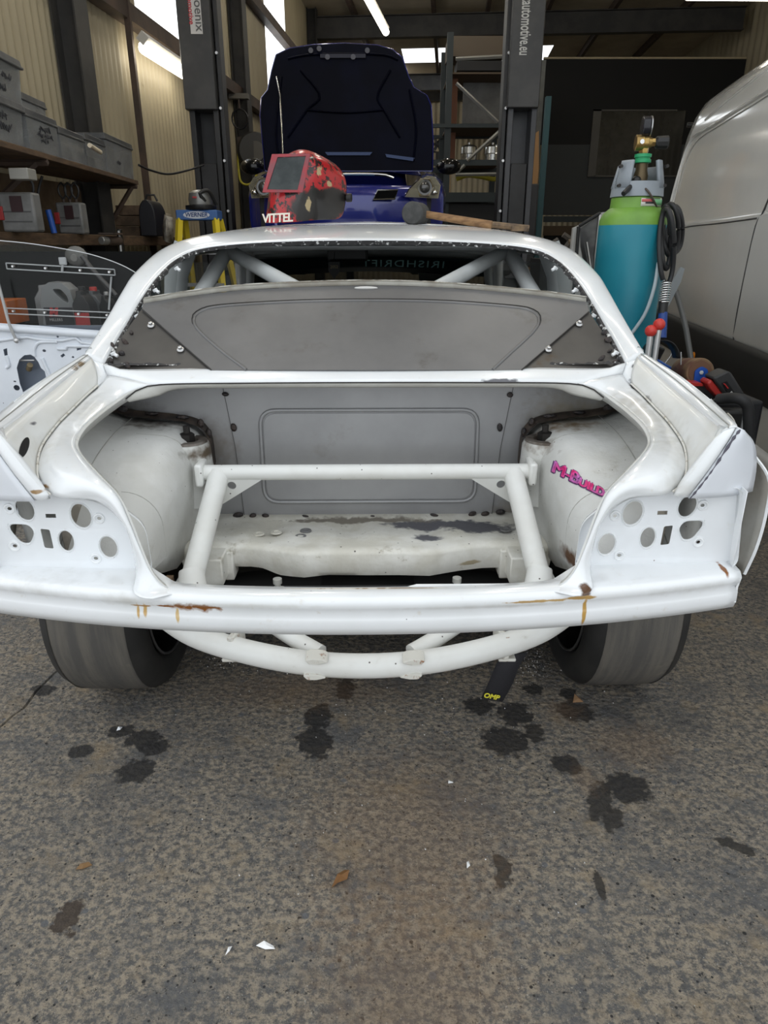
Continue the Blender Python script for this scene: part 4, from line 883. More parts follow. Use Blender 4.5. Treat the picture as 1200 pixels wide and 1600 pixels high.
# ============================================================ two-post lift
post_m = mat('lift paint charcoal', (.042, .042, .043), .42, 0, (.058, .057, .056), 5); post_d = mat('lift column dark', (.018, .018, .019), .45, 0, (.03, .03, .032), 4); post_b = mat('lift column bluish', (.05, .052, .06), .4, 0, (.07, .072, .08), 3)
LY = 7.05
def lift(px, label, s):
    c = W(px, 170, LY); x = c.x; p = thing('lift_post', label, 'car lift', (x, LY, 0), group='posts of the two-post car lift')
    w = .13
    m = MB().bb((x-w, LY, 0), (x-w+.05, LY+.25, 4.0)).bb((x+w-.05, LY, 0), (x+w, LY+.25, 4.0)).bb((x-w, LY+.2, 0), (x+w, LY+.25, 4.0)); obj('column', m, post_b if s > 0 else post_d, p, bevel=.006)
    z0 = W(px, 168 if s > 0 else 171, LY-.06).z
    obj('upper_cover', MB().bb((x-.15, LY-.06, z0), (x+.13, LY+.14, 4.0)), post_m, p, bevel=.008)
    obj('carriage', MB().bb((x-w+.055, LY+.02, .9), (x+w-.055, LY+.16, 1.9)), post_d, p, bevel=.006)
    obj('base_plate', MB().bb((x-.25, LY-.15, 0), (x+.25, LY+.35, .02)), post_d, p)
    side = .16 if s < 0 else -.16
    obj('cable_cover', MB().bb((x+side-.02, LY+.02, 0), (x+side+.02, LY+.2, 3.9)), post_d, p, bevel=.006)
    for k in range(5): obj('bolt', MB().cyl(V((x+side*.95, LY-.005, 1.5+k*.42)), V((x+side*.95, LY+.03, 1.5+k*.42)), .012, n=8), zinc, p)
    for k in (-1, 1): obj('lift_arm', MB().tube([V((x-side*.3, LY+.1, .98)), V((x+(.55 if s < 0 else -.45), LY+.1+k*.45, .98))], .05, 4), post_d, p)
    return p, x
pl_, xl = lift(318, 'charcoal lift post with a white printed sticker, left of the blue car', -1); pr_, xr = lift(817, 'charcoal lift post lettered with a web address, right of the blue car', 1)
wt = mat('white print', (.55, .55, .53), .5)
q = W(823, 20, LY-.065); obj('lettering', text_mb('phoenixautomotive.eu', .135, .002, .002).xf(Matrix.Diagonal((.5, 1, 1, 1))).xf(basis(V((q.x, LY-.062, W(823, 95, LY-.062).z+.345)), V((0, 0, -1)), V((1, 0, 0)))), wt, pr_, fixn=False, label='white web address lettering')
a, b = W(294, 0, LY-.065), W(316, 53, LY-.065); stq = obj('sticker', MB().bb((a.x, LY-.066, b.z), (b.x+.005, LY-.061, b.z+.9)), mat('white sticker', (.62, .61, .6), .5), pl_)
xm = (a.x+b.x)/2; obj('sticker_lettering', text_mb('phoenix', .10, .002, .001).xf(basis(V((xm+.03, LY-.068, b.z+.18)), V((0, 0, -1)), V((1, 0, 0)))), mat('sticker grey print', (.12, .12, .12), .5), stq, fixn=False)
obj('sticker_lettering', text_mb('automotive', .058, .002, .001).xf(basis(V((xm-.035, LY-.068, b.z+.20)), V((0, 0, -1)), V((1, 0, 0)))), mat('sticker red print', (.5, .04, .05), .5), stq, fixn=False)

# ============================================================ blue sports car on the lift
navy = mat('dark blue metallic paint', (.012, .02, .20), .22, .2, coat=1.); navy_in = mat('bonnet underside', (.002, .0025, .008), .6, 0, (.003, .004, .014), 3, spec=.12)
chrome = mat('chrome', (.75, .75, .75), .12, 1.)
BX = W(538, 300, 6.4).x; BZ = .97; BMx = Matrix.Translation((BX, 6.4, BZ))
bc = thing('sports_car', 'dark blue sports car raised on the lift with its bonnet open', 'car', M=BMx)
def bp(name, mb, m, par=None, **k): return obj(name, mb, m, par or bc, 'local', **k)
def bhw(y): return interp([(0, .60), (.08, .74), (.2, .84), (.5, .89), (.9, .905), (3.2, .92), (4.2, .80)], y)
def bzt(y): return interp([(0, .62), (.06, .68), (.2, .74), (.5, .81), (1.1, .90), (3.2, .95), (4.2, .90)], y)
rows = []
for y in (0, .03, .08, .14, .2, .3, .4, .5, .7, .9, 1.1, 1.6, 2.4, 3.2, 3.8, 4.2):
    hw, zt = bhw(y), bzt(y); zb = .2 if y > .1 else .28
    rows.append([V((hw*u, y+.10*abs(u)**3*(y < .3), z)) for u, z in ((.80, zt), (.90, zt-.01), (.97, zt-.05), (1, zt-.14), (1.0, .45), (.98, zb+.1), (.93, zb))])
m = MB().grid(rows); bp('front_wing', m, navy, ang=50, solid=.004); bp('front_wing', m.mirrored(), navy, ang=50, solid=.004)
rows = []
for u in [k/10-1 for k in range(21)]:
    y = .16*abs(u)**2.4; rows.append([V((u*.68, y+a, z)) for a, z in ((.16, .715), (.07, .71), (.02, .68), (0, .6), (.0, .5), (.02, .35), (.06, .22))])
bp('nose_panel', MB().grid(rows), navy, ang=50, solid=.004)
bp('engine_bay', MB().bb((-.74, .16, .30), (.74, 1.15, .66)), mat('engine bay black', (.008, .008, .009), .6))
bp('engine_cover', MB().bb((-.06, .45, .66), (.24, .75, .725)), mat('engine cover blue', (.08, .2, .42), .35), bevel=.02)
bp('engine_cover', MB().bb((.30, .35, .66), (.62, .8, .70)), mat('engine bay black', (.008, .008, .009)), bevel=.02)
bp('strut_brace', MB().tube(crs([(-.52, .55, .80), (-.1, .55, .83), (.3, .55, .83), (.42, .55, .80)], 14), .013, 8), chrome, ang=60)
lens = mat('headlamp lens', (.40, .38, .30), .06, alpha=.28); lampin = mat('headlamp silver', (.36, .33, .24), .22, .75)
for s in (-1, 1):
    o = [(633,308),(640,296),(652,284),(668,274),(680,275),(690,288),(686,309)]
    P = []
    for px, py in o:
        q = W(px, py, 6.4); P.append((q.x-BX, q.z-BZ))
    def yb(x): return interp([(.35, -.03), (.6, -.005), (.75, .07), (.9, .17)], x)-.012
    hp = [V((x*s, yb(x), z)) for x, z in P]; hl_ = bp('headlamp', poly_slab(hp, V((0, .04, 0))), lampin, ang=0)
    bp('lens', poly_slab([p+V((0, -.014, 0)) for p in hp], V((0, .006, 0))), lens, hl_, ang=0)
    qx, qz = P[3][0]-.02, P[0][1]+.075; c = V((qx*s, yb(qx)-.004, qz)); bp('projector', MB().lathe([(.062, 0), (.060, .014), (.045, .012), (.040, .018), (.0, .028)], 20, Matrix.Translation(c) @ Matrix.Rotation(R(90), 4, 'X')), mat('projector', (.10, .10, .10), .12, .6), hl_, ang=40); bp('bezel', MB().tube([c+V((.072*math.cos(k*math.pi/3), -.006, .072*math.sin(k*math.pi/3))) for k in range(6)], .010, 6, closed=True), chrome, hl_, ang=30); bp('side_reflector', MB().ball((qx*s+.085*s, yb(qx)+.02, qz-.035), (.03, .02, .022), 10, 6), chrome, hl_); bp('lamp_surround', poly_slab([V((p.x*.98, p.y-.002, p.z)) for p in hp[:3]]+[c+V((-.03*s, .0, .03))], V((0, .006, 0))), mat('lamp dark surround', (.02, .02, .018), .3), hl_, ang=0)
    mq = V((s*.96, 1.35, .98)); mr_ = bp('door_mirror', MB().ball((s*.98, 1.30, .965), (.12, .06, .075), 14, 8), mat('black mirror', (.008, .008, .008), .1), ang=60)
a = [(583,312),(590,297),(622,297),(617,311)]; P = [W(px, py, 6.39) for px, py in a]; gp = [V((p.x-BX, -.014, p.z-BZ)) for p in P]
gs = bp('nose_vent', poly_slab(gp, V((0, .02, 0))), mat('vent dark', (.004, .004, .004), .9, spec=.1), ang=0); 
bp('vent_rim', MB().tube(gp, .007, 6, closed=True), mat('dark chrome', (.2, .2, .2), .2, .9), gs)
# open bonnet
ho = [(413,268),(409,225),(405,180),(407,152),(417,140),(423,110),(430,84),(452,74),(490,68),(540,66),(590,69),(614,76),(629,88),(640,120),(648,136),(668,148),(675,165),(678,220),(677,268)]
HY = 7.35
hP = [W(px, py, HY+.12*(268-py)/200*0) for px, py in ho]
hood = obj('bonnet', poly_slab(hP, V((0, .035, 0))), navy, bc, bevel=.012)
cxh = sum((p.x for p in hP))/len(hP); czh = W(540, 170, HY).z
inn_ = [V((cxh+(p.x-cxh)*.985, HY-.012, czh+(p.z-czh)*.985)) for p in hP]; obj('bonnet_lining', poly_slab(inn_, V((0, .02, 0))), navy_in, hood, bevel=.008)
def hq(px, py): p = W(px, py, HY-.014); return p
for pts in ([(450,92),(480,86),(540,84),(600,86),(622,94)], [(440,120),(432,200),(436,250)], [(640,140),(650,200),(646,252)], [(480,172),(540,176),(600,172)], [(470,110),(500,150),(480,172),(450,215)], [(610,110),(590,150),(600,172),(625,215)]):
    obj('bonnet_rib', MB().tube(crs([hq(*p) for p in pts], 16), .022, 8, flat=(1, .5)), navy_in, hood, ang=60)
obj('latch_bar', MB().bb(tuple(hq(500, 92)-V((0, .02, 0))), tuple(hq(572, 84))), mat('latch dark', (.02, .02, .03), .35, .5), hood, bevel=.005)
for px, py in ((486,80),(499,77),(574,80),(512,90),(552,90)): obj('bonnet_stop', MB().cyl(hq(px, py)-V((0, .03, 0)), hq(px, py), .022, n=12), mat('stop grey', (.09, .09, .11), .4), hood)
obj('hinge_panel', poly_slab([hq(512,243),(hq(578,243)),hq(582,238),hq(508,238)], V((0, -.02, 0))), mat('blue hinge panel', (.02, .035, .09), .25, .4), hood, ang=0); obj('hinge_panel', poly_slab([hq(604,246),hq(645,252),hq(648,247),hq(602,241)], V((0, -.02, 0))), mat('blue hinge panel', (.07, .1, .2)), hood, ang=0)
rod('bonnet_prop', [W(432,120,7.30), W(438,150,7.2), W(442,240,6.9)], .006, chrome, bc)
# cabin behind the bonnet and wheels
rows = []
for y, hw, z in ((1.15, .70, .92), (1.9, .58, 1.27), (2.4, .56, 1.30), (3.2, .6, 1.1), (3.9, .66, .93)): rows.append([V((hw*u, y, z-.05*u*u)) for u in (-1, -.6, 0, .6, 1)])
cbn = bp('cabin_roof', MB().grid(rows), navy, ang=50, solid=.006)
for s in (-1, 1):
    bp('side_window', MB().grid([[V((.80*s, 1.2, .90)), V((.84*s, 2.4, .93)), V((.80*s, 3.7, .92))], [V((.70*s, 1.2, .92)), V((.56*s, 2.3, 1.24)), V((.64*s, 3.7, .95))]]), gl_d, cbn, solid=.004)
    for y in (.75, 3.3): bp('wheel', MB().lathe([(.20, -.1), (.31, -.11), (.33, -.08), (.33, .08), (.31, .11), (.20, .1), (.19, .05), (.02, .06)], 28, Matrix.Translation((.79*s, y, .20)) @ Matrix.Rotation(R(90), 4, 'Y')), rubs, ang=40)
bp('underbody', MB().bb((-.85, .2, .12), (.85, 4.1, .3)), dark)
bp('tail_panel', MB().bb((-.8, 4.15, .25), (.8, 4.22, .9)), navy, bevel=.02)
# ============================================================ left side: shelves, boxes, tools, spare door
SZ = 1.68
def se(px, dz=0.): return WZ(px, 218+.298*px, SZ)           # a place along the front edge of the shelf
s0, s1 = se(-70), se(216)
sh = thing('box_shelf', 'long wooden shelf under the plastic boxes on the left wall', 'shelf', (s0.x-.3, s0.y, SZ))
def back(p): return V((wx(p.y)+.05, p.y, p.z))
m = MB(); m.hexa([V((s0.x, s0.y, SZ-.03)), V((s1.x, s1.y, SZ-.03)), back(V((0, s1.y, SZ-.03))), back(V((0, s0.y, SZ-.03))), V((s0.x, s0.y, SZ)), V((s1.x, s1.y, SZ)), back(V((0, s1.y, SZ))), back(V((0, s0.y, SZ)))])
obj('board', m, wood_d, sh, bevel=.003)
for t in (.35, .98):
    p = s0.lerp(s1, t); b = back(p); q = p.lerp(b, .12)
    obj('bracket', MB().tube([q-V((0, 0, .045)), b-V((0, 0, .40))], .018, 4).tube([b-V((0, 0, .03)), b-V((0, 0, .45))], .02, 4).tube([p-V((0, 0, .045)), b-V((0, 0, .045))], .018, 4), steel, sh)
# clear storage boxes with lids
boxm = mat('cloudy clear plastic', (.36, .37, .37), .25, 0, (.27, .275, .27), 5, alpha=.5); lidm = mat('grey box lid', (.06, .063, .066), .4, 0, (.10, .10, .10), 8)
inm = [mat('box contents grey', (.22, .20, .17), .7, 0, (.06, .06, .06), 14), mat('box contents dark', (.10, .085, .07), .7, 0, (.30, .27, .22), 18), mat('box contents tan', (.34, .28, .17), .7, 0, (.09, .08, .07), 12)]
pen = mat('marker ink', (.03, .03, .035), .6)
def scribble(ln, h):                         # unreadable marker scrawl
    n = max(8, int(ln/h*7)); return MB().tube([V((ln*(k/(n-1)-.5)+h*.12*math.sin(k*1.9), h*(.28*math.sin(k*2.4)+random.uniform(-.15, .15)), 0)) for k in range(n)], h*.045, 5)
def bin_(px0, px1, ytop, depth, inset, label, z0=SZ+.002, words=(), fill=.5, ci=0, lidh=.035, zt=None):
    a, b = se(px0), se(px1); d = (b-a).normalized(); n = V((-d.y, d.x, 0))
    if n.x > 0: n = -n
    a = a+n*inset; b = b+n*inset
    if zt is None: zt = W(px1, ytop, b.y).z
    c = [a, b, b+n*depth, a+n*depth]; g = thing('storage_box', label, 'box', ((a.x+b.x)/2, (a.y+b.y)/2, z0), group='clear storage boxes on the wall shelf')
    mid = sum(c, V((0, 0, 0)))/4
    def ring(k, z): return [V((mid.x+(p.x-mid.x)*k, mid.y+(p.y-mid.y)*k, z)) for p in c]
    h = zt-z0; lz = zt-lidh
    lo, up = ring(.93, z0), ring(.98, lz)
    m = MB()
    for i in range(4): j = (i+1) % 4; m.hexa([lo[i], lo[j], lo[j].lerp(mid.xy.to_3d()+V((0, 0, z0)), .02), lo[i].lerp(mid.xy.to_3d()+V((0, 0, z0)), .02), up[i], up[j], up[j].lerp(mid.xy.to_3d()+V((0, 0, lz)), .02), up[i].lerp(mid.xy.to_3d()+V((0, 0, lz)), .02)])
    m.add(lo, [(0, 1, 2, 3)])
    tb_ = obj('tub', m, boxm, g, ang=0)
    m = MB().hexa(ring(1.02, lz)+ring(1.0, zt)); m.hexa(ring(1.04, lz-.006)+ring(1.04, lz+.006)); obj('lid', m, lidm, g, bevel=.003)
    l2, u2 = ring(.86, z0+.01), ring(.88, z0+.01+(h-.06)*fill); m = MB().hexa(l2+u2); obj('contents', m, inm[ci], g, ang=0)
    for i, (w, s, fx, fz) in enumerate(words):
        p = lo[0].lerp(lo[1], fx); q = up[0].lerp(up[1], fx); o = p.lerp(q, fz)-n*.004
        obj('handwriting', scribble(w*s, s).xf(basis(o, d, V((0, 0, 1)))), pen, tb_, ang=60)
    return g, zt
_, zb_ = bin_(-70, 48, 163, .42, .01, 'large grey lidded box at the near end of the shelf, below another', words=((4.5, .05, .6, .72), (2.2, .06, .72, .42)), ci=0, fill=.8)
bin_(-70, 62, 95, .40, .03, 'cloudy box stacked on top of the large near box', z0=zb_+.002, words=((2.2, .05, .8, .6), (1.9, .05, .72, .3)), ci=2, fill=.7)
bin_(51, 99, 188, .19, .01, 'handwritten clear box second from the near end of the shelf', words=((3, .05, .55, .75), (5, .042, .55, .55), (2.6, .04, .5, .38)), ci=0, fill=.35)
bin_(101, 139, 212, .19, .01, 'small clear box of dark parts in the middle of the shelf', ci=1, fill=.75)
bin_(141, 171, 220, .22, .01, 'narrow clear box holding a pale tube on the shelf', ci=1, fill=.4)
bin_(173, 214, 226, .24, .01, 'clear box at the far end of the shelf by the bracket', words=((1.8, .05, .4, .4),), ci=0, fill=.85)
a = se(70); bin_(78, 138, 160, .19, .215, 'clear box with a pale card behind the smaller boxes', z0=SZ+.002, ci=1, fill=.85, zt=W(138, 165, se(142).y+.05).z)
rod('pale_tube_lamp', [W(140,227,4.9), W(157,238,5.15)], .014, mat('pale tube', (.7, .6, .45), .3), None, label='pale tube poking out of the narrow clear box', cat='tube')
# lower shelf with tools
LZ = 1.27
def lo_e(Y, out): return V((wx(Y), Y, 0))+WN*out
sl = thing('tool_shelf', 'rough wooden plank shelf along the left wall below the boxes', 'shelf', tuple(lo_e(3.2, .2)+V((0, 0, LZ))))
m = MB(); a, b = lo_e(3.2, .03), lo_e(8.4, .03); a2, b2 = lo_e(3.2, .42), lo_e(8.4, .36)
m.hexa([V((p.x, p.y, LZ-.07)) for p in (a, b, b2, a2)]+[V((p.x, p.y, LZ)) for p in (a, b, b2, a2)]); obj('plank', m, wood_d, sl, bevel=.004)
obj('support', MB().bb((b.x+.1, 6.6, 0), (b.x+.2, 6.7, LZ-.07)), steel, sl); obj('support', MB().bb((a.x+.1, 3.6, 0), (a.x+.2, 3.7, LZ-.07)), steel, sl)
m = MB(); p, q = lo_e(3.3, .035), lo_e(5.75, .035); m.hexa([p+V((0, 0, LZ+.0)), q+V((0, 0, LZ)), q+V((.02, 0, LZ)), p+V((.02, 0, LZ)), p+V((0, 0, SZ-.06)), q+V((0, 0, SZ-.06)), q+V((.02, 0, SZ-.06)), p+V((.02, 0, SZ-.06))])
pb = obj('tool_board', m, mat('brown peg board', (.15, .105, .065), .75, 0, (.09, .06, .035), 6), label='brown board with hanging tools between the two left shelves', cat='board')
def rect_thing(name, px0, px1, py0, py1, Y, dep, m, label, cat, par=None, bevel=.004, **k):
    a, b = W(px0, py1, Y), W(px1, py0, Y); return obj(name, MB().bb((a.x, Y, a.z), (b.x, Y+dep, b.z)), m, par, bevel=bevel, label=label, cat=cat, **k)
greyp = mat('grey organiser plastic', (.20, .20, .195), .45, 0, (.14, .14, .135), 7)
def organiser(px0, px1, py0, Y, label):
    a = W(px0, 360, Y); b = W(px1, py0, Y); t = thing('parts_organiser', label, 'organiser', (a.x, Y, LZ))
    w = b.x-a.x
    cs = obj('case', MB().bb((a.x, Y, LZ), (b.x, Y+.1, b.z)), greyp, t, bevel=.012)
    obj('label_window', MB().bb((a.x+w*.35, Y-.006, b.z-.10), (a.x+w*.68, Y, b.z-.02)), mat('dark red label', (.035, .012, .014), .5), t)
    obj('clasp', MB().bb((a.x-.012, Y-.01, LZ+.06), (a.x+.02, Y+.02, LZ+.13)), mat('red clasp', (.35, .03, .03), .4), t, bevel=.003)
    for k in (.25, .5): obj('groove', MB().bb((a.x+.02, Y-.004, LZ+(b.z-LZ)*k), (b.x-.02, Y, LZ+(b.z-LZ)*k+.006)), mat('groove', (.08, .08, .08), .5), cs)
organiser(5, 49, 300, 4.15, 'grey parts organiser with a red clasp, nearest on the tool shelf'); organiser(92, 125, 316, 4.9, 'grey parts organiser beside the blue tube on the tool shelf')
a, b = W(75, 328, 4.6), W(84, 358, 4.6); rod('blue_tube', [V((b.x, 4.6, LZ)), a], .018, mat('blue plastic', (.02, .10, .45), .35), None, label='upright blue tube between the two grey organisers', cat='tube')
# hanging tools: pliers, cable loop, work light
for i, (px, l) in enumerate(((95, 'leftmost'), (105, 'middle'), (115, 'rightmost'))):
    a = W(px, 285, 4.95); t = thing('hanging_pliers', l+' of three black pliers hung on the brown tool board', 'pliers', tuple(a), group='pliers hung on the tool board')
    for s in (-1, 1): obj('handle', MB().tube(crs([a, a+V((.022*s, 0, -.03)), a+V((.02*s, 0, -.07)), a+V((0, 0, -.10))], 10), .006, 6), blackp, t)
    obj('jaw', MB().tube([a+V((0, 0, -.10)), a+V((0, 0, -.14))], [.012, .004], 6), steel, t)
rod('cable_hank', crs([W(36,270,4.4), W(52,290,4.4), W(48,330,4.4), W(55,348,4.4), W(60,300,4.5), W(66,275,4.5)], 24), .008, rubberb, None, label='dark cable hank hanging beside the tool board', cat='cable')
rect_thing('work_light', 15, 42, 262, 280, 4.0, .1, mat('pale lamp glass', (.30, .29, .26), .4), 'small pale work light fixed below the near end of the shelf', 'work light')
# things further along the tool shelf
for i, (px0, px1, py0, py1, c) in enumerate(((182, 226, 338, 352, .14), (180, 224, 352, 364, .11), (182, 220, 364, 376, .09))):
    a = W(px0, py0, 6.1); b = W(px1, py1, 6.1); obj('timber_offcut', MB().bb((a.x, 6.1, LZ+.002+(2-i)*.078), (b.x, 6.22, LZ+.076+(2-i)*.078)), mat('timber %d' % i, (c*1.2, c*.8, c*.5), .8, 0, (c*.6, c*.4, c*.25), 9), label=('top', 'middle', 'bottom')[i]+' timber offcut of the stack on the tool shelf', cat='timber', group='timber offcuts on the tool shelf', bevel=.004)
a = W(216, 332, 6.0); b = W(247, 378, 6.0)
t = thing('tool_case', 'black round-topped tool case beside the timber offcuts', 'tool case', (a.x, 6.0, LZ))
w = (b.x-a.x)/2; cxx = (a.x+b.x)/2; out = [(-w, 0), (w, 0), (w, .15)]+[(w*math.cos(k*math.pi/8), .15+.12*math.sin(k*math.pi/8)) for k in range(1, 8)]+[(-w, .15)]
obj('case', MB().prism(out, [], lambda u, v, d_: V((cxx+u, 6.0+d_, LZ+v)), .3), mat('black tool case', (.012, .012, .016), .4), t, bevel=.008)
rod('handle', [V((cxx-.05, 6.15, LZ+.265)), V((cxx-.03, 6.15, LZ+.31)), V((cxx+.03, 6.15, LZ+.31)), V((cxx+.05, 6.15, LZ+.265))], .009, blackp, t)
P = [W(257,335,6.0), W(270,340,6.0), W(271,382,6.0), W(255,374,6.0)]; obj('paper_bag', MB().grid([[P[0], P[0].lerp(P[3], .5)+V((0, -.03, 0)), P[3]], [P[0].lerp(P[1], .5)+V((0, -.06, 0)), P[0].lerp(P[2], .5)+V((0, -.08, 0)), P[3].lerp(P[2], .5)+V((0, -.06, 0))], [P[1], P[1].lerp(P[2], .5), P[2]]]), mat('printed paper', (.45, .43, .38), .7, 0, (.18, .16, .14), 16), label='crumpled printed paper sheet hanging off the tool shelf', cat='paper', solid=.002)
rect_thing('beige_sack', 240, 262, 332, 366, 6.45, .15, mat('beige sack', (.22, .19, .14), .8, 0, (.2, .17, .12), 12), 'beige sack standing behind the hanging paper', 'sack', bevel=.03)
t = thing('wall_torch', 'slim inspection lamp with a bright edge hung under the tool shelf', 'lamp', tuple(W(185, 365, 5.2)))
a, b = W(181, 358, 5.2), W(193, 398, 5.2); obj('body', MB().bb((a.x, 5.2, b.z), (b.x, 5.24, a.z)), blackp, t, bevel=.006); obj('edge_strip', MB().bb((b.x-.016, 5.19, b.z+.02), (b.x-.006, 5.2, a.z-.01)), mat('bright strip', (.75, .75, .75), .25, .3), t)
t = thing('bench_grinder', 'small silver bench grinder at the end of the near plank', 'grinder', tuple(W(160, 378, 5.0)))
c = W(158, 376, 5.0); obj('wheel_guard', MB().cyl(c, c+V((.02, .06, 0)), .026, n=18), mat('dull aluminium', (.35, .35, .34), .35, .7), t, bevel=.004); obj('grinder_body', MB().cyl(c+V((.02, .06, 0)), c+V((.05, .2, 0)), .03, n=16), steel, t); obj('foot', MB().bb((c.x-.02, 5.02, LZ), (c.x+.08, 5.2, LZ+.01)), steel, t)
rod('power_cord', crs([W(217,258,6.0), W(235,266,6.2), W(262,272,6.5), W(290,267,6.8), W(318,258,7.0)], 24), .009, rubberb, None, label='black cord slung from the box shelf to the left lift post', cat='cord')

# lamps
def tube_lamp(name, a, b, r, label, lit=None):
    a, b = V(a), V(b); d = (b-a).normalized(); mid = (a+b)/2; t = thing(name, label, 'lamp', tuple(mid))
    obj('lit_tube', MB().tube([a, b], r, 12), lit or tube_m, t, ang=60)
    up = V((0, 0, r*1.1))
    obj('housing', MB().tube([a+up-d*.03, b+up+d*.03], r*1.0, 4), mat('lamp housing', (.5, .48, .44), .5), t)
    return t
def wlamp(px, py):
    d = ray(px, py); n = WN; o = wl(8, 0, .24); return CAMP+d*((o-CAMP).dot(n)/d.dot(n))
tube_lamp('strip_light', wlamp(226, 74), wlamp(303, 124), .055, 'lit strip light on the left cladding wall under the bright window')
tube_lamp('strip_light', W(573, -6, 12.6), W(603, 50, 14.5), .06, 'lit strip light hanging from the ceiling above the blue car bonnet')
tube_lamp('strip_light', W(1075, -8, 9.0), W(1215, -8, 8.0), .05, 'lit strip light above the white van at the top edge')
for Y, s_, l_ in ((3.6, 1.4, 'high strip light under the roof over the white car, nearest the left wall'), (3.6, 3.6, 'high strip light under the roof over the gas cylinder'), (6.6, 1.4, 'high strip light under the roof over the left lift post'), (6.6, 3.8, 'high strip light under the roof between lift and van'), (9.4, 2.6, 'high strip light under the roof over the back of the blue car'), (11.2, 4.4, 'added unseen strip light under the roof above the storage rack')):  # the last lamp is added out of view to brighten back wall and ceiling
    p = wl(Y, 5.0)+XD*s_; tube_lamp('strip_light', p, p+WD*1.5, .05, l_, tube_hi)
tube_lamp('strip_light', (-.42, 19.9, 4.95), (-.30, 21.4, 4.95), .05, 'added strip light hidden behind the open bonnet to brighten the back cladding wall', tube_hi)  # added lamp, hidden by the bonnet, lifts the dim back wall
# cable conduit, hose reel on the second column
c = W(400, 238, 9.6); t = thing('hose_reel', 'black hose reel with a yellow hose on the wall column', 'hose reel', tuple(c))
obj('drum', MB().lathe([(.02, -.05), (.21, -.05), (.23, -.02), (.23, .02), (.21, .05), (.02, .05)], 28, Matrix.Translation(c) @ Matrix.Rotation(R(80), 4, 'X') @ Matrix.Rotation(R(20), 4, 'Y')), mat('reel black', (.015, .015, .014), .5), t, ang=30)
obj('drum_face', MB().lathe([(.01, 0), (.12, 0), (.12, .03), (.01, .03)], 24, Matrix.Translation(c+V((0, -.03, 0))) @ Matrix.Rotation(R(80), 4, 'X')), mat('reel grey', (.07, .065, .055), .5), t)
rod('reel_hose', crs([c+V((-.02, -.08, -.1)), c+V((.02, -.08, -.22)), c+V((-.08, -.08, -.36)), c+V((-.2, -.06, -.33)), c+V((-.22, -.04, -.1)), c+V((-.2, -.04, .06))], 24), .014, mat('yellow hose', (.5, .45, .05), .5), t)
obj('bracket', MB().box(c+V((-.1, .06, .05)), (.25, .05, .25)), steel, t)
t = thing('cable_coil', 'small dark cable loop hung on the wall column above the reel', 'cable', tuple(W(375, 185, 9.9)))
c = W(375, 186, 9.9); obj('loop', MB().tube([c+V((.10*math.cos(k*.42), 0, .11*math.sin(k*.42))) for k in range(15)], .012, 6, closed=True), rubberb, t, ang=60); obj('hook', MB().bb((c.x-.12, 9.88, W(375, 150, 9.9).z-.03), (c.x+.12, 9.98, W(375, 146, 9.9).z)), mat('hook pale', (.12, .11, .09), .5), t); obj('hook_stem', MB().bb((c.x-.01, 9.9, c.z+.1), (c.x+.01, 9.92, W(375, 146, 9.9).z)), steel, t)

# ladder in front of the lift post, with a power tool on its top
LDY = 5.7
c = W(308, 336, LDY); ld = thing('step_ladder', 'yellow and blue step ladder standing in front of the left lift post', 'ladder', (c.x, LDY, 0))
a, b = W(275, 328, LDY), W(341, 344, LDY); hw = (b.x-a.x)/2; zt_ = a.z; cx = (a.x+b.x)/2
obj('top_cap', MB().bb((a.x, LDY-.02, b.z), (b.x, LDY+.16, a.z)), mat('blue ladder cap', (.05, .13, .34), .5, 0, (.25, .33, .5), 22, .6, .68), ld, bevel=.008)
bdg = obj('badge', MB().prism(ell(cx, (a.z+b.z)/2, .10, .026, 24), [], lambda u, v, w: V((u, LDY-.024+w, v)), .004), mat('badge white', (.6, .62, .66), .5), ld)
obj('badge_lettering', text_mb('WERNER', .042, .001, .001, .1).xf(basis(V((cx, LDY-.026, (a.z+b.z)/2)), V((1, 0, 0)), V((0, 0, 1)))), mat('badge blue', (.03, .06, .18), .5), bdg, fixn=False)
for s in (-1, 1):
    for f_, y0, y1 in ((0, LDY, LDY-.35), (1, LDY+.14, LDY+.75)):
        t0 = V((cx+s*(hw-.02), y0, b.z+.01)); t1 = V((cx+s*(hw+.09), y1, .01)); obj('rail', MB().tube([t0, t1], .028, 4), yel, ld)
for k in range(5):
    t = (k+1)/6; z = b.z*(1-t); yy = lerp(LDY, LDY-.35, t); w2 = hw+.11*t; obj('tread', MB().bb((cx-w2, yy-.03, z-.012), (cx+w2, yy+.05, z+.012)), mat('aluminium tread', (.4, .4, .4), .4, .7), ld)
c = W(313, 316, LDY+.05); t = thing('polishing_machine', 'round grey and silver power tool standing on the ladder top', 'power tool', (c.x, LDY+.05, zt_))
obj('motor', MB().lathe([(.10, 0), (.10, .02), (.085, .03), (.09, .07), (.08, .115), (.05, .135), (.0, .14)], 20, Matrix.Translation((c.x, LDY+.06, zt_+.003))), mat('tool silver', (.22, .22, .21), .35, .5), t, ang=40)
obj('base_ring', MB().lathe([(.11, 0), (.115, .008), (.115, .03), (.09, .035)], 20, Matrix.Translation((c.x, LDY+.06, zt_+.002))), blackp, t); obj('grip', MB().tube(crs([V((c.x+.05, LDY, zt_+.06)), V((c.x+.02, LDY-.03, zt_+.11)), V((c.x+.08, LDY, zt_+.13)), V((c.x+.12, LDY+.05, zt_+.04))], 12), .014, 8), blackp, t)
obj('switch', MB().box(V((c.x-.02, LDY-.025, zt_+.085)), (.03, .02, .012)), mat('red clasp', (.35, .03, .03)), t)

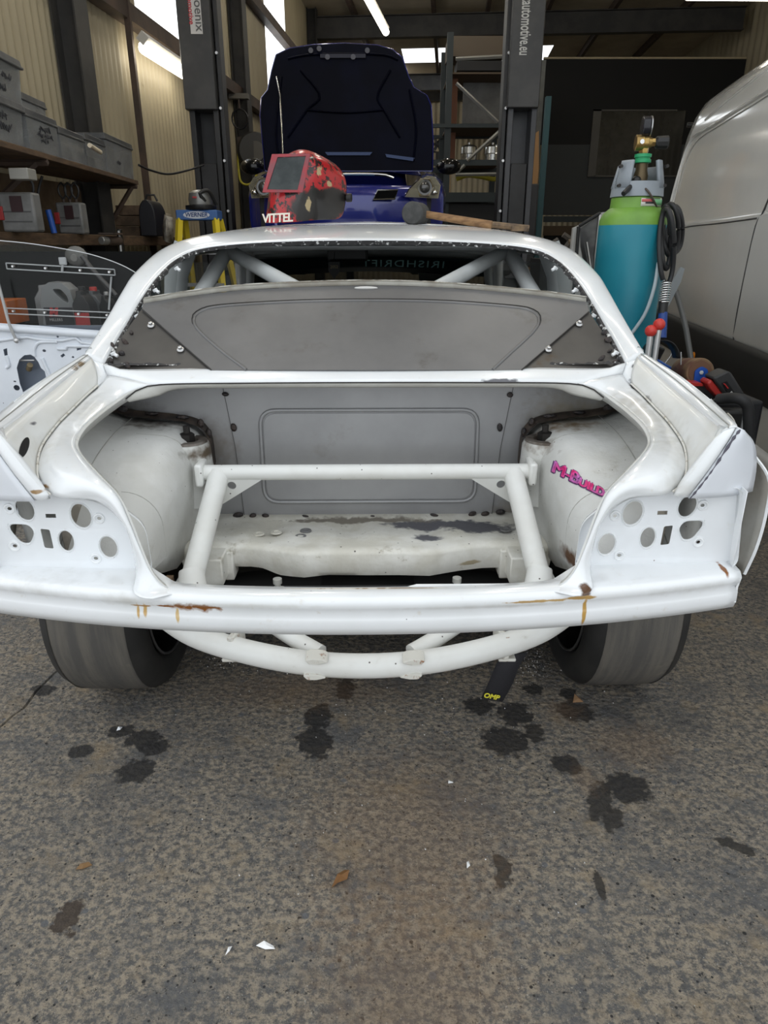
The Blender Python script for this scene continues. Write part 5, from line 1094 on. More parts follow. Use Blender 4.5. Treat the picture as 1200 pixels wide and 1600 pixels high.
# ---- spare car door with a clear plastic window, standing left of the car
DY = 2.95
dm = thing('spare_door', 'white stripped car door with clear plastic window left of the car', 'car door', tuple(V((W(60, 560, DY).x, DY, 0))))
def D(px, py, dy=0.): return W(px, py, DY+dy)
doorp = mat('pale blue white door paint', (.72, .76, .82), .4, 0, (.66, .70, .76), 4, coat=.2, specks=((.06, .06, .06), 9, .035))
outer = [(-170,498),(0,505),(60,509),(120,514),(165,517),(205,520),(222,560),(215,660),(190,820),(-170,800)]
o2 = [(D(*p).x, D(*p).z) for p in outer]
def hole(*pts): return [(D(*p).x, D(*p).z) for p in pts]
def hell(px, py, rx, ry, n=12):
    q = D(px, py); return ell(q.x, q.z, rx*.0027, ry*.0027, n)
hs_ = [hole((26,575),(30,562),(38,555),(48,554),(54,558),(60,566),(64,575),(70,580),(72,590),(60,597),(36,613),(31,600)), hell(26, 606, 5, 4.5), hell(44, 512, 1.3, 1.2, 8), hell(90, 526, 2, 1.8, 8), hell(45, 529, 1.6, 1.5, 8), hell(124, 535, 1.3, 1.3, 8), hell(23, 596, 2.4, 1.2, 8), hell(114, 558, 2, 1.6, 8), hell(115, 528, 1, 1, 6),
       hole((120,541),(127,540),(127,546),(120,548)), hole((94,556),(99,552),(102,555),(97,559)), hole((5,546),(11,544),(12,555),(7,556)), hell(69, 548, 3, 2.2, 8)]
obj('door_skin', MB().prism(o2, hs_, lambda u, v, w: V((u, DY+w, v)), .003), doorp, dm, ang=30)
obj('outer_skin', MB().bb((D(-170,600).x, DY+.09, D(0,800).z), (D(214,600).x, DY+.10, D(0,512).z)), mat('outer skin inside', (.25, .29, .36), .5), dm)
obj('top_rail', MB().tube([D(-170,505,-.004), D(0,512,-.004), D(165,524,-.004), D(205,527,-.004)], .016, 10, flat=(1, 1)), doorp, dm, ang=60)
for pts in ([(-40,538),(38,527),(60,530),(100,532),(112,528),(122,529),(130,536),(160,537)], [(54,556),(54,545),(62,535),(90,534)], [(90,545),(104,545),(104,541),(125,541),(150,541)], [(66,560),(80,590),(95,610)], [(10,556),(14,570),(10,575)]):
    obj('pressing', MB().tube(crs([D(*p, -.001) for p in pts], 20), .0075, 8, flat=(1, 1)), doorp, dm, ang=60)
obj('regulator_motor', MB().cyl(D(47, 570, .03), D(45, 577, .05), .012, n=10), mat('old brass', (.25, .2, .12), .5), dm)
rod('regulator_rod', [D(27,563,.02), D(54,563,.02)], .004, zinc, dm); rod('door_cable', crs([D(-4,438,-.03), D(6,475,-.03), D(14,505,-.03), D(25,531,-.02)], 12), .006, mat('grey cable', (.4, .4, .4), .4), dm); obj('cable_end', MB().ball(D(26, 532, -.02), .012, 10, 6), zinc, dm)
perspex = mat('clear perspex', (.03, .033, .033), .04, alpha=.16)
win = [(-170,372),(-40,374),(0,376),(50,381),(100,389),(140,397),(180,410),(210,425),(232,445),(222,480),(205,520),(165,517),(60,508),(0,504),(-170,496)]
wp = [D(*p, .02) for p in win]; pw = obj('window_sheet', poly_slab(wp, V((0, .004, 0))), perspex, dm, ang=0)
obj('sheet_edge', MB().tube(crs([D(*p, .018) for p in win[:10]], 40), .002, 6), mat('white sheet edge', (.55, .57, .58), .3), dm)  # thin white edge of the window sheet
clr = mat('clear channel', (.5, .52, .53), .15, alpha=.5)
def chan(a, b, h):
    A, B_ = D(*a, .012), D(*b, .012); up = V((0, 0, h)); m = MB()
    for o_ in (V((0, 0, 0)), up): m.tube([A+o_, B_+o_], .0028, 6)
    m.tube([A, A+up], .0028, 6); m.tube([B_, B_+up], .0028, 6); c = obj('slide_channel', m, clr, dm, ang=60)
    for t in (.06, .36, .68, .95): q = A.lerp(B_, t)+up*.5; obj('channel_screw', MB().cyl(q-V((0, .006, 0)), q+V((0, .008, 0)), .0045, n=8), zinc, dm)
chan((11,420),(180,430), .022); chan((12,490),(176,497), .022)
rod('channel_link', [D(174,432,.012), D(170,484,.012)], .004, clr, dm); q = D(98, 408, .01); obj('window_latch', MB().box(q, (.03, .012, .03)), clr, dm, bevel=.004); rod('latch_stem', [D(98,412,.012), D(97,425,.012)], .005, clr, dm)
# low bench behind the door with oil containers
BZ_ = W(60, 512, 3.6).z-.01
bt = thing('low_bench', 'dark low bench behind the spare door', 'bench', (-1.7, 3.55, 0))
obj('bench_top', MB().bb((-1.95, 3.35, BZ_-.04), (-1.18, 3.9, BZ_)), mat('black bench', (.015, .014, .013), .6), bt)
for x in (-1.9, -1.23):
    for y in (3.4, 3.85): obj('leg', MB().bb((x-.03, y-.03, 0), (x+.03, y+.03, BZ_-.04)), steel, bt)
obj('backboard', MB().bb((-2.1, 3.96, .05), (-1.25, 3.98, LZ-.1)), mat('dark backboard', (.006, .006, .006), .8, spec=.2), bt)
def jug(px0, px1, pyt, Y, m, label, cap=None, lab=None, handle=True):
    a, b = W(px0, 505, Y), W(px1, pyt, Y); w = b.x-a.x; h = b.z-BZ_; x0 = a.x; g = thing('oil_container', label, 'container', (x0, Y, BZ_+.001))
    if handle:
        o = [(0, 0), (w, 0), (w, h*.55), (w*.93, h*.85), (w*.72, h*.98), (w*.35, h), (w*.12, h*.9), (0, h*.6)]
        hh = [rr([(w*.42, h*.86), (w*.66, h*.86), (w*.82, h*.72), (w*.84, h*.58), (w*.70, h*.62), (w*.50, h*.76)], w*.07, 3)]
    else: o = [(0, 0), (w, 0), (w, h*.68), (w*.75, h*.86), (w*.62, h*.9), (w*.62, h), (w*.3, h), (w*.28, h*.88), (0, h*.7)]; hh = []
    obj('bottle', MB().prism(o, hh, lambda u, v, d: V((x0+u, Y+d, BZ_+.001+v)), .10), m, g, bevel=.005)
    if cap: obj('cap', MB().cyl(V((x0+w*.46, Y+.05, BZ_+h*.98)), V((x0+w*.46, Y+.05, BZ_+h*1.1)), w*.2, n=14), cap, g, bevel=.003)
    if lab: obj('label', MB().bb((x0+w*.08, Y-.003, BZ_+h*.08), (x0+w*.92, Y, BZ_+h*.5)), lab, g)
    return g, x0, w, h
dk_lab = mat('dark label', (.03, .03, .035), .5)
g, x0, w, h = jug(68, 111, 441, 3.5, mat('grey oil jug', (.24, .25, .25), .4), 'grey oil jug with handle behind the plastic window', lab=dk_lab)
obj('label_logo', text_mb('M', .05, .001, .004, .2).xf(basis(V((x0+w*.35, 3.496, BZ_+h*.40)), V((1, 0, 0)), V((0, 0, 1)))), mat('label red', (.5, .06, .06), .5), g, fixn=False)
obj('label_lettering', text_mb('MILLERS', .018, .001).xf(basis(V((x0+w*.4, 3.496, BZ_+h*.25)), V((1, 0, 0)), V((0, 0, 1)))), wt, g, fixn=False)
jug(60, 80, 446, 3.72, mat('pale oil jug', (.30, .31, .31), .4), 'pale container half hidden behind the grey oil jug', handle=False)
jug(117, 136, 455, 3.42, mat('black oil bottle', (.02, .02, .02), .3), 'black oil bottle with a red label behind the plastic window', cap=blackp, lab=mat('red label', (.45, .05, .05), .5), handle=False)
jug(134, 155, 455, 3.62, mat('dark grey oil bottle', (.10, .105, .11), .35), 'dark grey bottle with a red cap behind the plastic window', cap=mat('red cap', (.55, .05, .04), .4), handle=False)
jug(158, 170, 462, 3.6, mat('black oil bottle', (.02, .02, .02), .3), 'slim black bottle at the right end of the low bench', cap=zinc, handle=False)
rect_thing('orange_box', -30, 9, 470, 508, 3.45, .2, mat('orange plastic', (.50, .13, .02), .5), 'orange box at the left edge behind the plastic window', 'box')
t = thing('dust_mask', 'round grey mask filter hanging behind the plastic window', 'mask', tuple(W(119, 400, 3.9))); c = W(119, 400, 3.9); obj('filter_body', MB().ball(c, (.06, .03, .05), 16, 8), mat('grey filter', (.17, .17, .16), .6), t); obj('filter_cap', MB().cyl(c-V((0, .035, .01)), c, .018, n=12), mat('pale cap', (.3, .3, .28), .5), t)
for i, (a, b) in enumerate((((128,400),(172,455)), ((136,412),(182,462)))): rod('metal_strut', [W(*a, 3.88-i*.12), W(*b, 3.85-i*.12)], .012, mat('dull strut', (.09, .09, .09), .4, .5), None, label=('upper', 'lower')[i]+' slanting metal strut behind the plastic window', cat='strut')
# ============================================================ right side: cylinder, welder, van, racks
GY = 2.86
gx = W(981, 420, GY).x
gc = thing('gas_cylinder', 'tall teal gas cylinder with a bright green shoulder beside the van', 'gas cylinder', (gx, GY, 0))
def gz(py): return W(981, py, GY-.12).z
teal = mat('teal cylinder paint', (.012, .19, .26), .35, 0, (.016, .22, .29), 3, specks=[((.05, .07, .07), 14, .05)], dirt=((.07, .08, .07), 9, .66, .76)); green = mat('lime green paint', (.17, .34, .055), .4, 0, (.13, .27, .045), 7, dirt=((.08, .16, .05), 10, .64, .78))
r = .126; zt = gz(351)
obj('cylinder_body', MB().lathe([(.10, .11), (r-.01, .12), (r, .14), (r, zt)], 40, Matrix.Translation((gx, GY, 0))), teal, gc, ang=40)
zs = gz(325); zn = gz(302)
obj('shoulder', MB().lathe([(r, zt), (r-.001, lerp(zt, zs, .35)), (r-.012, lerp(zt, zs, .75)), (r-.028, zs), (r-.034, zs+.004), (r-.036, zn-.01), (r-.05, zn)], 40, Matrix.Translation((gx, GY, 0))), green, gc, ang=50)
rb = r-.0345
def band(name, a0, a1, z0, z1, m, par, rr_=rb):
    rows = [[V((gx+rr_*math.sin(a), GY-rr_*math.cos(a), z)) for a in [lerp(a0, a1, k/10) for k in range(11)]] for z in (z0, z1)]; return obj(name, MB().grid(rows), m, par, solid=.001, ang=60)
plb = band('paper_label', -.12, 1.0, zs+.008, zn-.014, mat('label white', (.62, .60, .56), .6), gc, rb+.002)
band('label_stripe', -.10, .38, zn-.026, zn-.017, mat('label red print', (.55, .12, .12), .6), plb, rb+.0035); band('label_stripe', .45, .98, zn-.036, zn-.017, mat('label green print', (.16, .42, .2), .6), plb, rb+.0035)
for z, a0, a1, t_ in ((zs+.016, .05, .40, .006), (zs+.028, .05, .85, .0012), (zs+.033, .05, .78, .0012), (zs+.038, .05, .82, .0012), (zs+.043, .05, .6, .0012)): band('label_print', a0, a1, z, z+t_, pen, plb, rb+.0035)
# guard
grd = mat('grey guard plastic', (.27, .30, .33), .5, 0, (.23, .255, .28), 6)
rows = []; z0, z1 = zn-.006, gz(246)
m = MB(); ro_ = rb+.004
def gp_(a, rad, z): return V((gx+rad*math.sin(a), GY-rad*math.cos(a), z))
obj('guard_base', MB().lathe([(ro_-.02, z0), (ro_, z0), (ro_-.004, z0+.05), (ro_-.02, z0+.05)], 36, Matrix.Translation((gx, GY, 0)), cap=False), grd, gc, ang=40)
for a0, a1 in ((-1.35, -.62), (.62, 1.3)):
    m = MB(); cols = [lerp(a0, a1, k/8) for k in range(9)]
    oo = [[gp_(a, ro_*lerp(1, .80, t), lerp(z0+.03, z1, t)) for a in cols] for t in (0, .5, .9, 1)]; m.grid(oo); obj('guard_cheek', m, grd, gc, solid=.012, ang=50)
    for zz in (.30, .83): q = gp_((a0*.8+a1*.2) if a0 < 0 else (a0*.2+a1*.8), ro_*.94, lerp(z0, z1, zz)); obj('guard_screw', MB().cyl(q-V((0, .02, 0)), q, .006, n=8), mat('dark nut', (.035, .032, .03)), gc)
m = MB(); cols = [lerp(1.5, 4.78, k/20) for k in range(21)]; m.grid([[gp_(a, ro_*lerp(1, .82, t), lerp(z0+.03, z1-.015, t)) for a in cols] for t in (0, .5, 1)]); obj('guard_back', m, grd, gc, solid=.008, ang=50)
brass = mat('brass', (.45, .30, .10), .3, .9, (.30, .2, .08), 20); dbrass = mat('dark brass', (.12, .09, .05), .45, .7)
zv = z0+.04
obj('valve_body', MB().lathe([(.022, zv-.04), (.024, zv), (.026, zv+.03), (.021, zv+.05), (.021, zv+.075)], 18, Matrix.Translation((gx+.0, GY-.02, 0))), dbrass, gc, ang=40)
obj('green_collar', MB().lathe([(.024, zv+.072), (.030, zv+.074), (.030, zv+.084), (.026, zv+.086), (.026, zv+.09), (.030, zv+.092), (.030, zv+.102), (.022, zv+.104)], 20, Matrix.Translation((gx, GY-.02, 0))), mat('green plastic ring', (.02, .30, .12), .4), gc, ang=30)
obj('neck_nut', MB().lathe([(.014, zv+.10), (.018, zv+.112), (.018, zv+.125), (.008, zv+.13), (.007, zv+.16)], 6, Matrix.Translation((gx, GY-.02, 0))), brass, gc, ang=20)
a, b = W(994, 283, GY-.05), W(974, 303, GY-.10); rod('valve_key', [a, b], .009, blackp, gc); obj('key_boss', MB().ball(a, .018, 12, 8), blackp, gc)
c = W(1003, 223, GY-.02); xa = V((1, -.12, 0)).normalized()
rg_ = obj('regulator', MB().tube([c-xa*.024, c-xa*.022, c+xa*.004, c+xa*.006, c+xa*.020, c+xa*.022, c+xa*.034], [.024, .027, .027, .024, .024, .019, .016], 20), brass, gc, ang=30)
obj('inlet_stem', MB().tube([V((gx, GY-.02, zv+.15)), V((gx+.003, GY-.02, c.z-.015))], .008, 10), brass, gc)
obj('hex_nut', MB().tube([c+xa*.034, c+xa*.046], .014, 6), brass, rg_, ang=20); obj('outlet_plug', MB().tube([c-V((.01, .024, 0)), c-V((.01, .034, 0))], .008, 10), chrome, rg_)
k0 = c+xa*.046; obj('adjusting_knob', MB().tube([k0, k0+xa*.006, k0+xa*.042, k0+xa*.046], [.016, .021, .023, .02], 10), blackp, rg_, ang=30)
gq = W(1009, 198, GY-.02); obj('gauge', MB().tube([gq-xa*.014, gq+xa*.014], .034, 20), mat('gauge black', (.012, .012, .016), .25), rg_, bevel=.004); obj('gauge_rim', MB().tube([gq+xa*.014, gq+xa*.018], .035, 20), mat('steel rim', (.4, .4, .4), .3, .9), rg_)
rod('gas_line', crs([W(1029,410,GY-.13), W(1022,450,GY-.14), W(1008,490,GY-.14), W(986,523,GY-.13), W(975,545,GY-.12)], 20), .007, mat('translucent hose', (.45, .52, .55), .3), gc)
rod('chain', crs([W(1000,290,GY-.06), W(1012,298,GY-.1), W(1022,315,GY-.09), W(1028,330,GY-.05)], 14), .004, mat('old chain', (.09, .07, .06), .6, .5), gc)
# welder on its trolley
we = thing('welding_machine', 'dark welding machine on a trolley between the white car and the van', 'welder', (1.18, 2.45, 0))
obj('case', MB().bb((1.08, 2.56, .12), (1.42, 2.96, .66)), mat('welder black', (.018, .018, .02), .45), we, bevel=.015)
obj('trolley_base', MB().bb((.84, 2.46, .08), (1.38, 3.10, .11)), steel, we)
obj('cylinder_bracket', MB().bb((.84, 3.0, .11), (1.06, 3.03, .7)), steel, we)
for x in (.90, 1.38):
    for y in (2.68, 3.04): obj('castor', MB().cyl(V((x-.015, y, .04)), V((x+.015, y, .04)), .04, n=16), rubberb, we)
hp_ = crs([W(1122,624, 2.419), W(1140,622, 2.384), W(1158,624, 2.336), W(1168,634, 2.336), W(1170,655, 2.336), W(1170,700, 2.348), W(1168,760, 2.360)], 24)
obj('trolley_handle', MB().tube(hp_, .019, 12), mat('black foam grip', (.022, .022, .023), .6), we, ang=60)
a, b = W(1105, 640, 2.502), W(1160, 690, 2.502); obj('control_panel', MB().bb((a.x, 2.49, b.z-.05), (b.x, 2.56, a.z)), blackp, we, bevel=.015); obj('panel_edge', MB().bb((b.x-.024, 2.484, b.z-.05), (b.x-.014, 2.49, a.z-.02)), mat('grey edge', (.3, .3, .3), .4), we)
# torch hanging on the cylinder: hose coil, spring, handle
tt_ = thing('welding_torch', 'blue-handled welding torch with a coiled black hose on the cylinder', 'welding torch', tuple(W(1045, 400, GY-.15)))
for i, (x0, x1, yt, yb_, dy) in enumerate(((1033, 1048, 322, 420, 0), (1036, 1060, 319, 400, .03), (1040, 1066, 322, 395, .05), (1030, 1053, 326, 445, -.02))):
    cx_, hw_ = (x0+x1)/2, (x1-x0)/2; pts = []
    for k in range(13):
        a = 2*math.pi*k/13; pts.append(W(cx_+hw_*math.cos(a), (yt+yb_)/2+(yb_-yt)/2*math.sin(a), GY-.12+dy+.02*math.sin(a*2)))
    obj('hose_loop', MB().tube(crs(pts, 40, True), .0095, 8, closed=True), rubberb, tt_, ang=60)
sp = [W(1041, 440, GY-.2), W(1037, 473, GY-.22)]; d = sp[1]-sp[0]
pts = []
ux = d.normalized().orthogonal(); uy = d.normalized().cross(ux)
for k in range(9*10+1): a = k/10*2*math.pi; pts.append(sp[0]+d*(k/90)+(ux*math.cos(a)+uy*math.sin(a))*.0125)
obj('spring', MB().tube(pts, .0025, 6), chrome, tt_, ang=60); rod('hose_core', sp, .009, rubberb, tt_)
rod('torch_neck', [W(1037,472,GY-.22), W(1035,490,GY-.23)], .017, blackp, tt_, 12); obj('torch_handle', MB().tube([W(1036,488,GY-.23), W(1033,528,GY-.25)], [.016, .019], 12, flat=(1, 1)), mat('blue torch handle', (.02, .06, .25), .4), tt_, ang=60)
# clamps with red ball ends, brackets, tools on the welder
for i, (px, py, px2, py2, l) in enumerate(((1030,507,1026,530,'upper'), (1017,517,1018,540,'lower'))):
    q, q2 = W(px, py, 2.52), W(px2, py2, 2.52); t = thing('ball_clamp', l+' red ball handle standing beside the gas cylinder', 'clamp', tuple(q2), group='red ball handles beside the cylinder'); obj('ball', MB().ball(q, .021, 16, 10), mat('red plastic ball', (.62, .05, .04), .3), t); obj('shaft', MB().cyl(q, V((q2.x, q2.y, .112)), .011, n=10), zinc, t)
t = thing('angle_bracket', 'grey steel angle bracket leaning on the gas cylinder hose', 'bracket', tuple(W(1055, 450, 3.210))); obj('plate', poly_slab([W(1064,417, 3.186),W(1070,420, 3.186),W(1064,440, 3.186),W(1043,482, 3.186),(W(1041,470, 3.186)),W(1050,440, 3.186)], V((0, .02, 0))), mat('galvanised', (.28, .30, .31), .4, .5), t, ang=0)
rod('steel_bar', [W(1056,455, 3.245), W(1070,505, 3.210), W(1080,562, 3.162), W(1080,562, 3.162)+(W(1080,562, 3.162)-W(1070,505, 3.210))*3.9], .012, mat('grey bar', (.16, .16, .155), .5, .3), None, 10, smooth=12, label='grey bent bar leaning behind the sanding drum', cat='bar')
t = thing('face_shield_band', 'black curved headband lying on the welder beside the car', 'headband', tuple(W(1040, 550, 2.60)))
pc = [(1012,556),(1016,542),(1026,533),(1040,531),(1053,536),(1061,548),(1064,560)]; P = [W(*p, 2.60) for p in pc]
obj('band', MB().grid([crs(P, 20), [p+V((0, .07, -.008)) for p in crs(P, 20)]]), mat('black band', (.02, .02, .021), .45), t, solid=.003, ang=60); rod('wire', crs([W(1050,548, 2.832), W(1048,556, 2.832), W(1038,570, 2.832), W(1036,585, 2.832)], 12), .0025, chrome, t)
rod('wire', crs([W(1064,550, 2.60), W(1064,570, 2.60)], 4), .0025, chrome, t); obj('pivot', MB().box(W(1020, 552, 2.832), (.06, .05, .07), (.2, .3, .4)), blackp, t, bevel=.008)
obj('blue_wedge', poly_slab([W(1014,558, 2.785),W(1030,562, 2.785),W(1052,575, 2.785),W(1058,590, 2.785),W(1030,590, 2.785),W(1016,575, 2.785)], V((0, .04, 0))), mat('blue tool body', (.03, .10, .36), .4), label='blue tool body lying beside the sanding drum', cat='tool', bevel=.004)
sd = thing('drum_sander', 'red and black cordless tool with a brown sanding drum on the welder', 'power tool', tuple(W(1085, 600, 2.596)))
a, b = W(1068, 581, 2.785), W(1094, 582, 2.620); ax = (b-a).normalized()
obj('sanding_drum', MB().tube([a, a+ax*.006, b-ax*.006, b], [.050, .054, .054, .050], 28), mat('sanding drum', (.19, .12, .065), .8, 0, (.12, .05, .035), 14, .4, .6), sd, ang=40); obj('drum_face', MB().tube([b, b+ax*.002], .043, 24), mat('drum fibre', (.14, .07, .04), .8), sd)
obj('hub_plate', MB().prism(rr([(-.021, -.036), (.024, -.036), (.026, .014), (0, .028), (-.024, .012)], .01, 3), [], lambda u, v, w: b+ax*(.004+w)+V((u, 0, v-.004)), .005), mat('blue hub', (.02, .09, .42), .4), sd); obj('hub_bolt', MB().tube([b+ax*.008, b+ax*.014], .008, 6), zinc, sd, ang=20)
P = [(1062,598),(1100,601),(1112,606),(1120,622),(1106,630),(1085,622),(1066,608)]; obj('tool_body', poly_slab([W(*p, 2.561) for p in P], V((0, .07, 0))), mat('tool dark', (.022, .022, .024), .5), sd, bevel=.008)
P = [(1060,596),(1098,599),(1100,604),(1072,603)]; obj('tool_stripe', poly_slab([W(*p, 2.549) for p in P], V((0, .06, 0))), mat('tool red', (.42, .03, .025), .35), sd, bevel=.003)
for k in range(3): q = W(1093+k*5, 614+k*1.5, 2.552); obj('vent_slot', MB().box(q, (.008, .006, .012)), mat('vent black', (.006, .006, .006), .6), sd)
P = [(1105,598),(1112,593),(1134,619),(1131,624),(1122,622),(1108,606)]; obj('battery_clip', poly_slab([W(*p, 2.513) for p in P], V((0, .07, 0))), mat('tool red', (.42, .03, .025)), sd, bevel=.006)
P = [(1114,591),(1136,580),(1143,582),(1164,616),(1162,622),(1134,621)]; obj('battery', poly_slab([W(*p, 2.502) for p in P], V((0, .08, 0))), mat('battery grey', (.03, .03, .031), .5), sd, bevel=.008)
P = [(1129,599),(1136,596),(1150,616),(1147,621),(1139,618)]; bl = obj('battery_label', poly_slab([W(*p, 2.496) for p in P], V((0, .004, 0))), mat('label black', (.012, .012, .013), .3), sd, ang=0)
c = W(1134, 603, 2.492); dx = W(1150, 618, 2.492)-W(1134, 598, 2.492); obj('battery_badge', MB().box(c, (.022, .003, .014), basis((0, 0, 0), dx, V((0, 0, 1))).to_3x3()), mat('badge red', (.5, .03, .03), .4), sd); obj('battery_lettering', text_mb('5.0', .017, .001, .0005).xf(basis(W(1143, 616, 2.490), dx, V((.6, 0, 1)))), wt, sd, fixn=False)

# ---- leaning spare door behind the cylinder
pn = mat('grey white panel', (.42, .42, .40), .4, 0, (.34, .33, .31), 7); SY = 4.0
t = thing('leaning_door', 'grey white door with a dark framed window leaning behind the gas cylinder', 'car door', tuple(V((W(910, 400, SY).x, SY, 0))))
def S(px, py, dy=0.): return W(px, py, SY+dy)
zlow = -.0
P = [S(896,356), S(905,352), S(940,332), S(965,328), S(990,330)]; bot = [V((S(1000,500).x, SY-.1, .02)), V((S(868,500).x, SY-.1, .02))]
obj('panel', poly_slab(P+bot, V((0, .03, 0))), pn, t, ang=0)
obj('dark_glass', poly_slab([S(907,357,-.01), S(936,338,-.01), S(930,470,-.03), S(916,470,-.03), S(913,420,-.02), S(907,385,-.01)], V((0, .008, 0))), mat('smoky glass', (.10, .10, .095), .12, 0, (.02, .02, .02), 3, .42, .58), t, ang=0)
rod('window_bar', [S(904,354,-.02), S(898,440,-.03), S(894,470,-.03)], .009, mat('black rubber trim', (.012, .012, .012), .6), t); rod('window_bar', [S(905,353,-.02), S(938,333,-.02)], .009, mat('black rubber trim', (.012, .012, .012)), t)
rod('chrome_bar', [S(938,335,-.02), S(931,400,-.03), S(928,470,-.03)], .008, mat('satin bar', (.55, .54, .52), .3, .5), t); rod('glass_line', [S(917,378,-.02), S(925,430,-.03)], .004, mat('satin bar', (.55, .54, .52)), t)

# ---- white van
vang = math.atan2(.31, 2.01); VD_ = V((math.sin(vang), math.cos(vang), 0)); VN_ = V((VD_.y, -VD_.x, 0))
VO = V((2.195, 6.0, 0))
vanm = mat('van white paint', (.80, .81, .80), .16, 0, (.76, .77, .76), 2, coat=1., dirt=((.7, .7, .68), 5, .64, .8)); vtrim = mat('van black trim', (.012, .012, .012), .6)
vn = thing('panel_van', 'white panel van with black lower trim parked along the right side', 'van', tuple(VO+VN_*.9-VD_*2.2))
def vp(u, z, ins): return VO-VD_*u+VN_*ins+V((0, 0, z))   # u back from the far end towards the camera
prof = [(.22, .06), (.30, .03), (.50, .02), (.52, .015), (.73, .012), (.75, .0), (1.0, 0), (1.20, .004), (1.335, .012), (1.345, .022), (1.36, .026), (1.5, .035), (1.75, .055), (1.95, .085), (2.08, .125), (2.17, .18), (2.24, .27), (2.29, .42), (2.32, .7), (2.33, .95)]
us = [0, .015, .05, .10, .18, .3]+[.3+.15*k for k in range(1, 32)]
rows = []
for u in us:
    rnd = .16*(1-min(1, u/.18))**2; row = []
    for z, ins in prof: row.append(vp(u, z-(.03*(1-min(1, u/.3))**2 if z > 1.6 else 0), ins+rnd))
    rows.append(row)
vb = obj('van_body', MB().grid(rows), vanm, vn, ang=40, solid=.004)
m = MB(); w2 = 1.75
m.grid([[vp(0, z, lerp(ins+.16, w2-ins, k)) for z, ins in prof] for k in (0, .5, 1)]); obj('end_panel', m, vanm, vn, ang=40)
obj('far_side', MB().grid([[vp(u, z, w2+.2-ins) for z, ins in prof] for u in (0, 2, 4.9)]), vanm, vn, ang=40)
obj('side_trim', MB().grid([[vp(u, z, i_) for z, i_ in ((.50, .004), (.53, -.014), (.70, -.016), (.735, -.002))] for u in us[3:]]), vtrim, vn, ang=50, solid=.006)
for k, u in enumerate((2.05,)): pass
def vpx(px, py):
    d = ray(px, py); o = VO-VN_*.0; s = (o-CAMP).dot(VN_)/d.dot(VN_); q = CAMP+d*s; u = (VO-q).dot(VD_); return u, q.z
def vsurf(u, z, off=.002): 
    return vp(u, z, interp(prof, z)-off)
gm = mat('van gap line', (.05, .05, .05), .6); gml = mat('van crease', (.45, .45, .44), .3)
def vline(name, pts, r, m): return obj(name, MB().tube(crs([vsurf(*vpx(*p), .0005) for p in pts], 40), r, 6), m, vn, ang=60)
vline('door_gap', [(1215,245),(1200,285),(1184,335),(1178,352),(1165,420),(1150,500),(1140,555),(1132,620)], .0045, gm)
vline('panel_step', [(1230,105),(1200,124),(1150,158),(1100,192),(1078,206),(1064,218),(1056,240),(1046,290),(1038,335)], .012, vanm)
vline('panel_step', [(1230,114),(1200,132),(1150,166),(1100,199),(1082,211),(1070,224),(1060,250),(1050,300)], .006, gml)
vline('roof_crease', [(1230,45),(1200,70),(1150,118),(1105,160),(1078,188)], .008, vanm)
vline('waist_crease', [(1060,357),(1080,353),(1120,349),(1179,341)], .004, gm)
q = vsurf(*vpx(1053, 196), .0); obj('marker_button', MB().cyl(q+VN_*.02, q-VN_*.02, .018, n=14), blackp, vn, bevel=.003)
q = vsurf(*vpx(1088, 556), .01); obj('side_marker', MB().ball(q-VN_*.01, (.018, .035, .028), 12, 8), mat('amber lens', (.70, .22, .01), .3), vn)
a = vp(2.3, 2.29, .32); obj('roof_rack_foot', MB().tube([a, a+VD_*.55], .035, 8), blackp, vn); obj('roof_rack_foot', MB().tube([vp(2.55, 2.25, .3), vp(2.55, 2.40, .4)], .03, 8), blackp, vn)
for u in (.9, 3.9):
    M_ = Matrix.Translation(vp(u, .33, .14)) @ basis((0, 0, 0), VD_, V((0, 0, 1))); obj('van_wheel', MB().lathe([(.10, -.1), (.20, -.1), (.31, -.09), (.33, -.06), (.33, .06), (.31, .09), (.02, .09)], 30, M_), rubs, vn, ang=40)
obj('sill', MB().grid([[vp(u, z, i_) for z, i_ in ((.14, .10), (.16, .03), (.26, .012), (.30, .03))] for u in us]), vanm, vn, ang=50, solid=.004)
obj('van_floor', MB().hexa([vp(0, .2, .1), vp(4.9, .2, .1), vp(4.9, .2, 1.8), vp(0, .2, 1.8), vp(0, .25, .1), vp(4.9, .25, .1), vp(4.9, .25, 1.8), vp(0, .25, 1.8)]), dark, vn)

# ---- pallet rack beyond the lift
RY = 10.5; rk = thing('pallet_rack', 'dark steel storage rack with bracing behind the right lift post', 'rack', tuple(V((W(745, 250, RY).x, RY, 0))))
rg = mat('rack dark green', (.018, .026, .028), .5); rgl = mat('rack galvanised', (.30, .30, .28), .45, .4)
def Q(px, py, dy=0.): return W(px, py, RY+dy)
xa_, xb_ = Q(700, 200).x, Q(790, 200).x; ztop_ = Q(700, 50).z
for x in (xa_, xb_):
    for dy in (0, 1.0): obj('upright', MB().bb((x-.04, RY+dy, 0), (x+.04, RY+dy+.06, ztop_)), rg, rk)
for py0, py1 in ((194,200),(250,259),(301,316)):
    for dy in (-.02, 1.0): a = Q(690 if dy < 0 else 700, py1, dy); obj('beam', MB().bb((Q(676, py1).x, RY+dy-.02, Q(700, py1).z), (xb_+.05, RY+dy+.03, Q(700, py0).z)), rg, rk)
    z = Q(700, py0).z; obj('shelf_board', MB().bb((xa_, RY+.03, z-.02), (xb_, RY+1.0, z)), mat('rack board', (.10, .07, .045), .7), rk)
z = Q(700, 112).z; obj('shelf_board', MB().bb((xa_, RY+.03, z-.02), (xb_, RY+1.0, z)), mat('rack board', (.10, .07, .045)), rk)
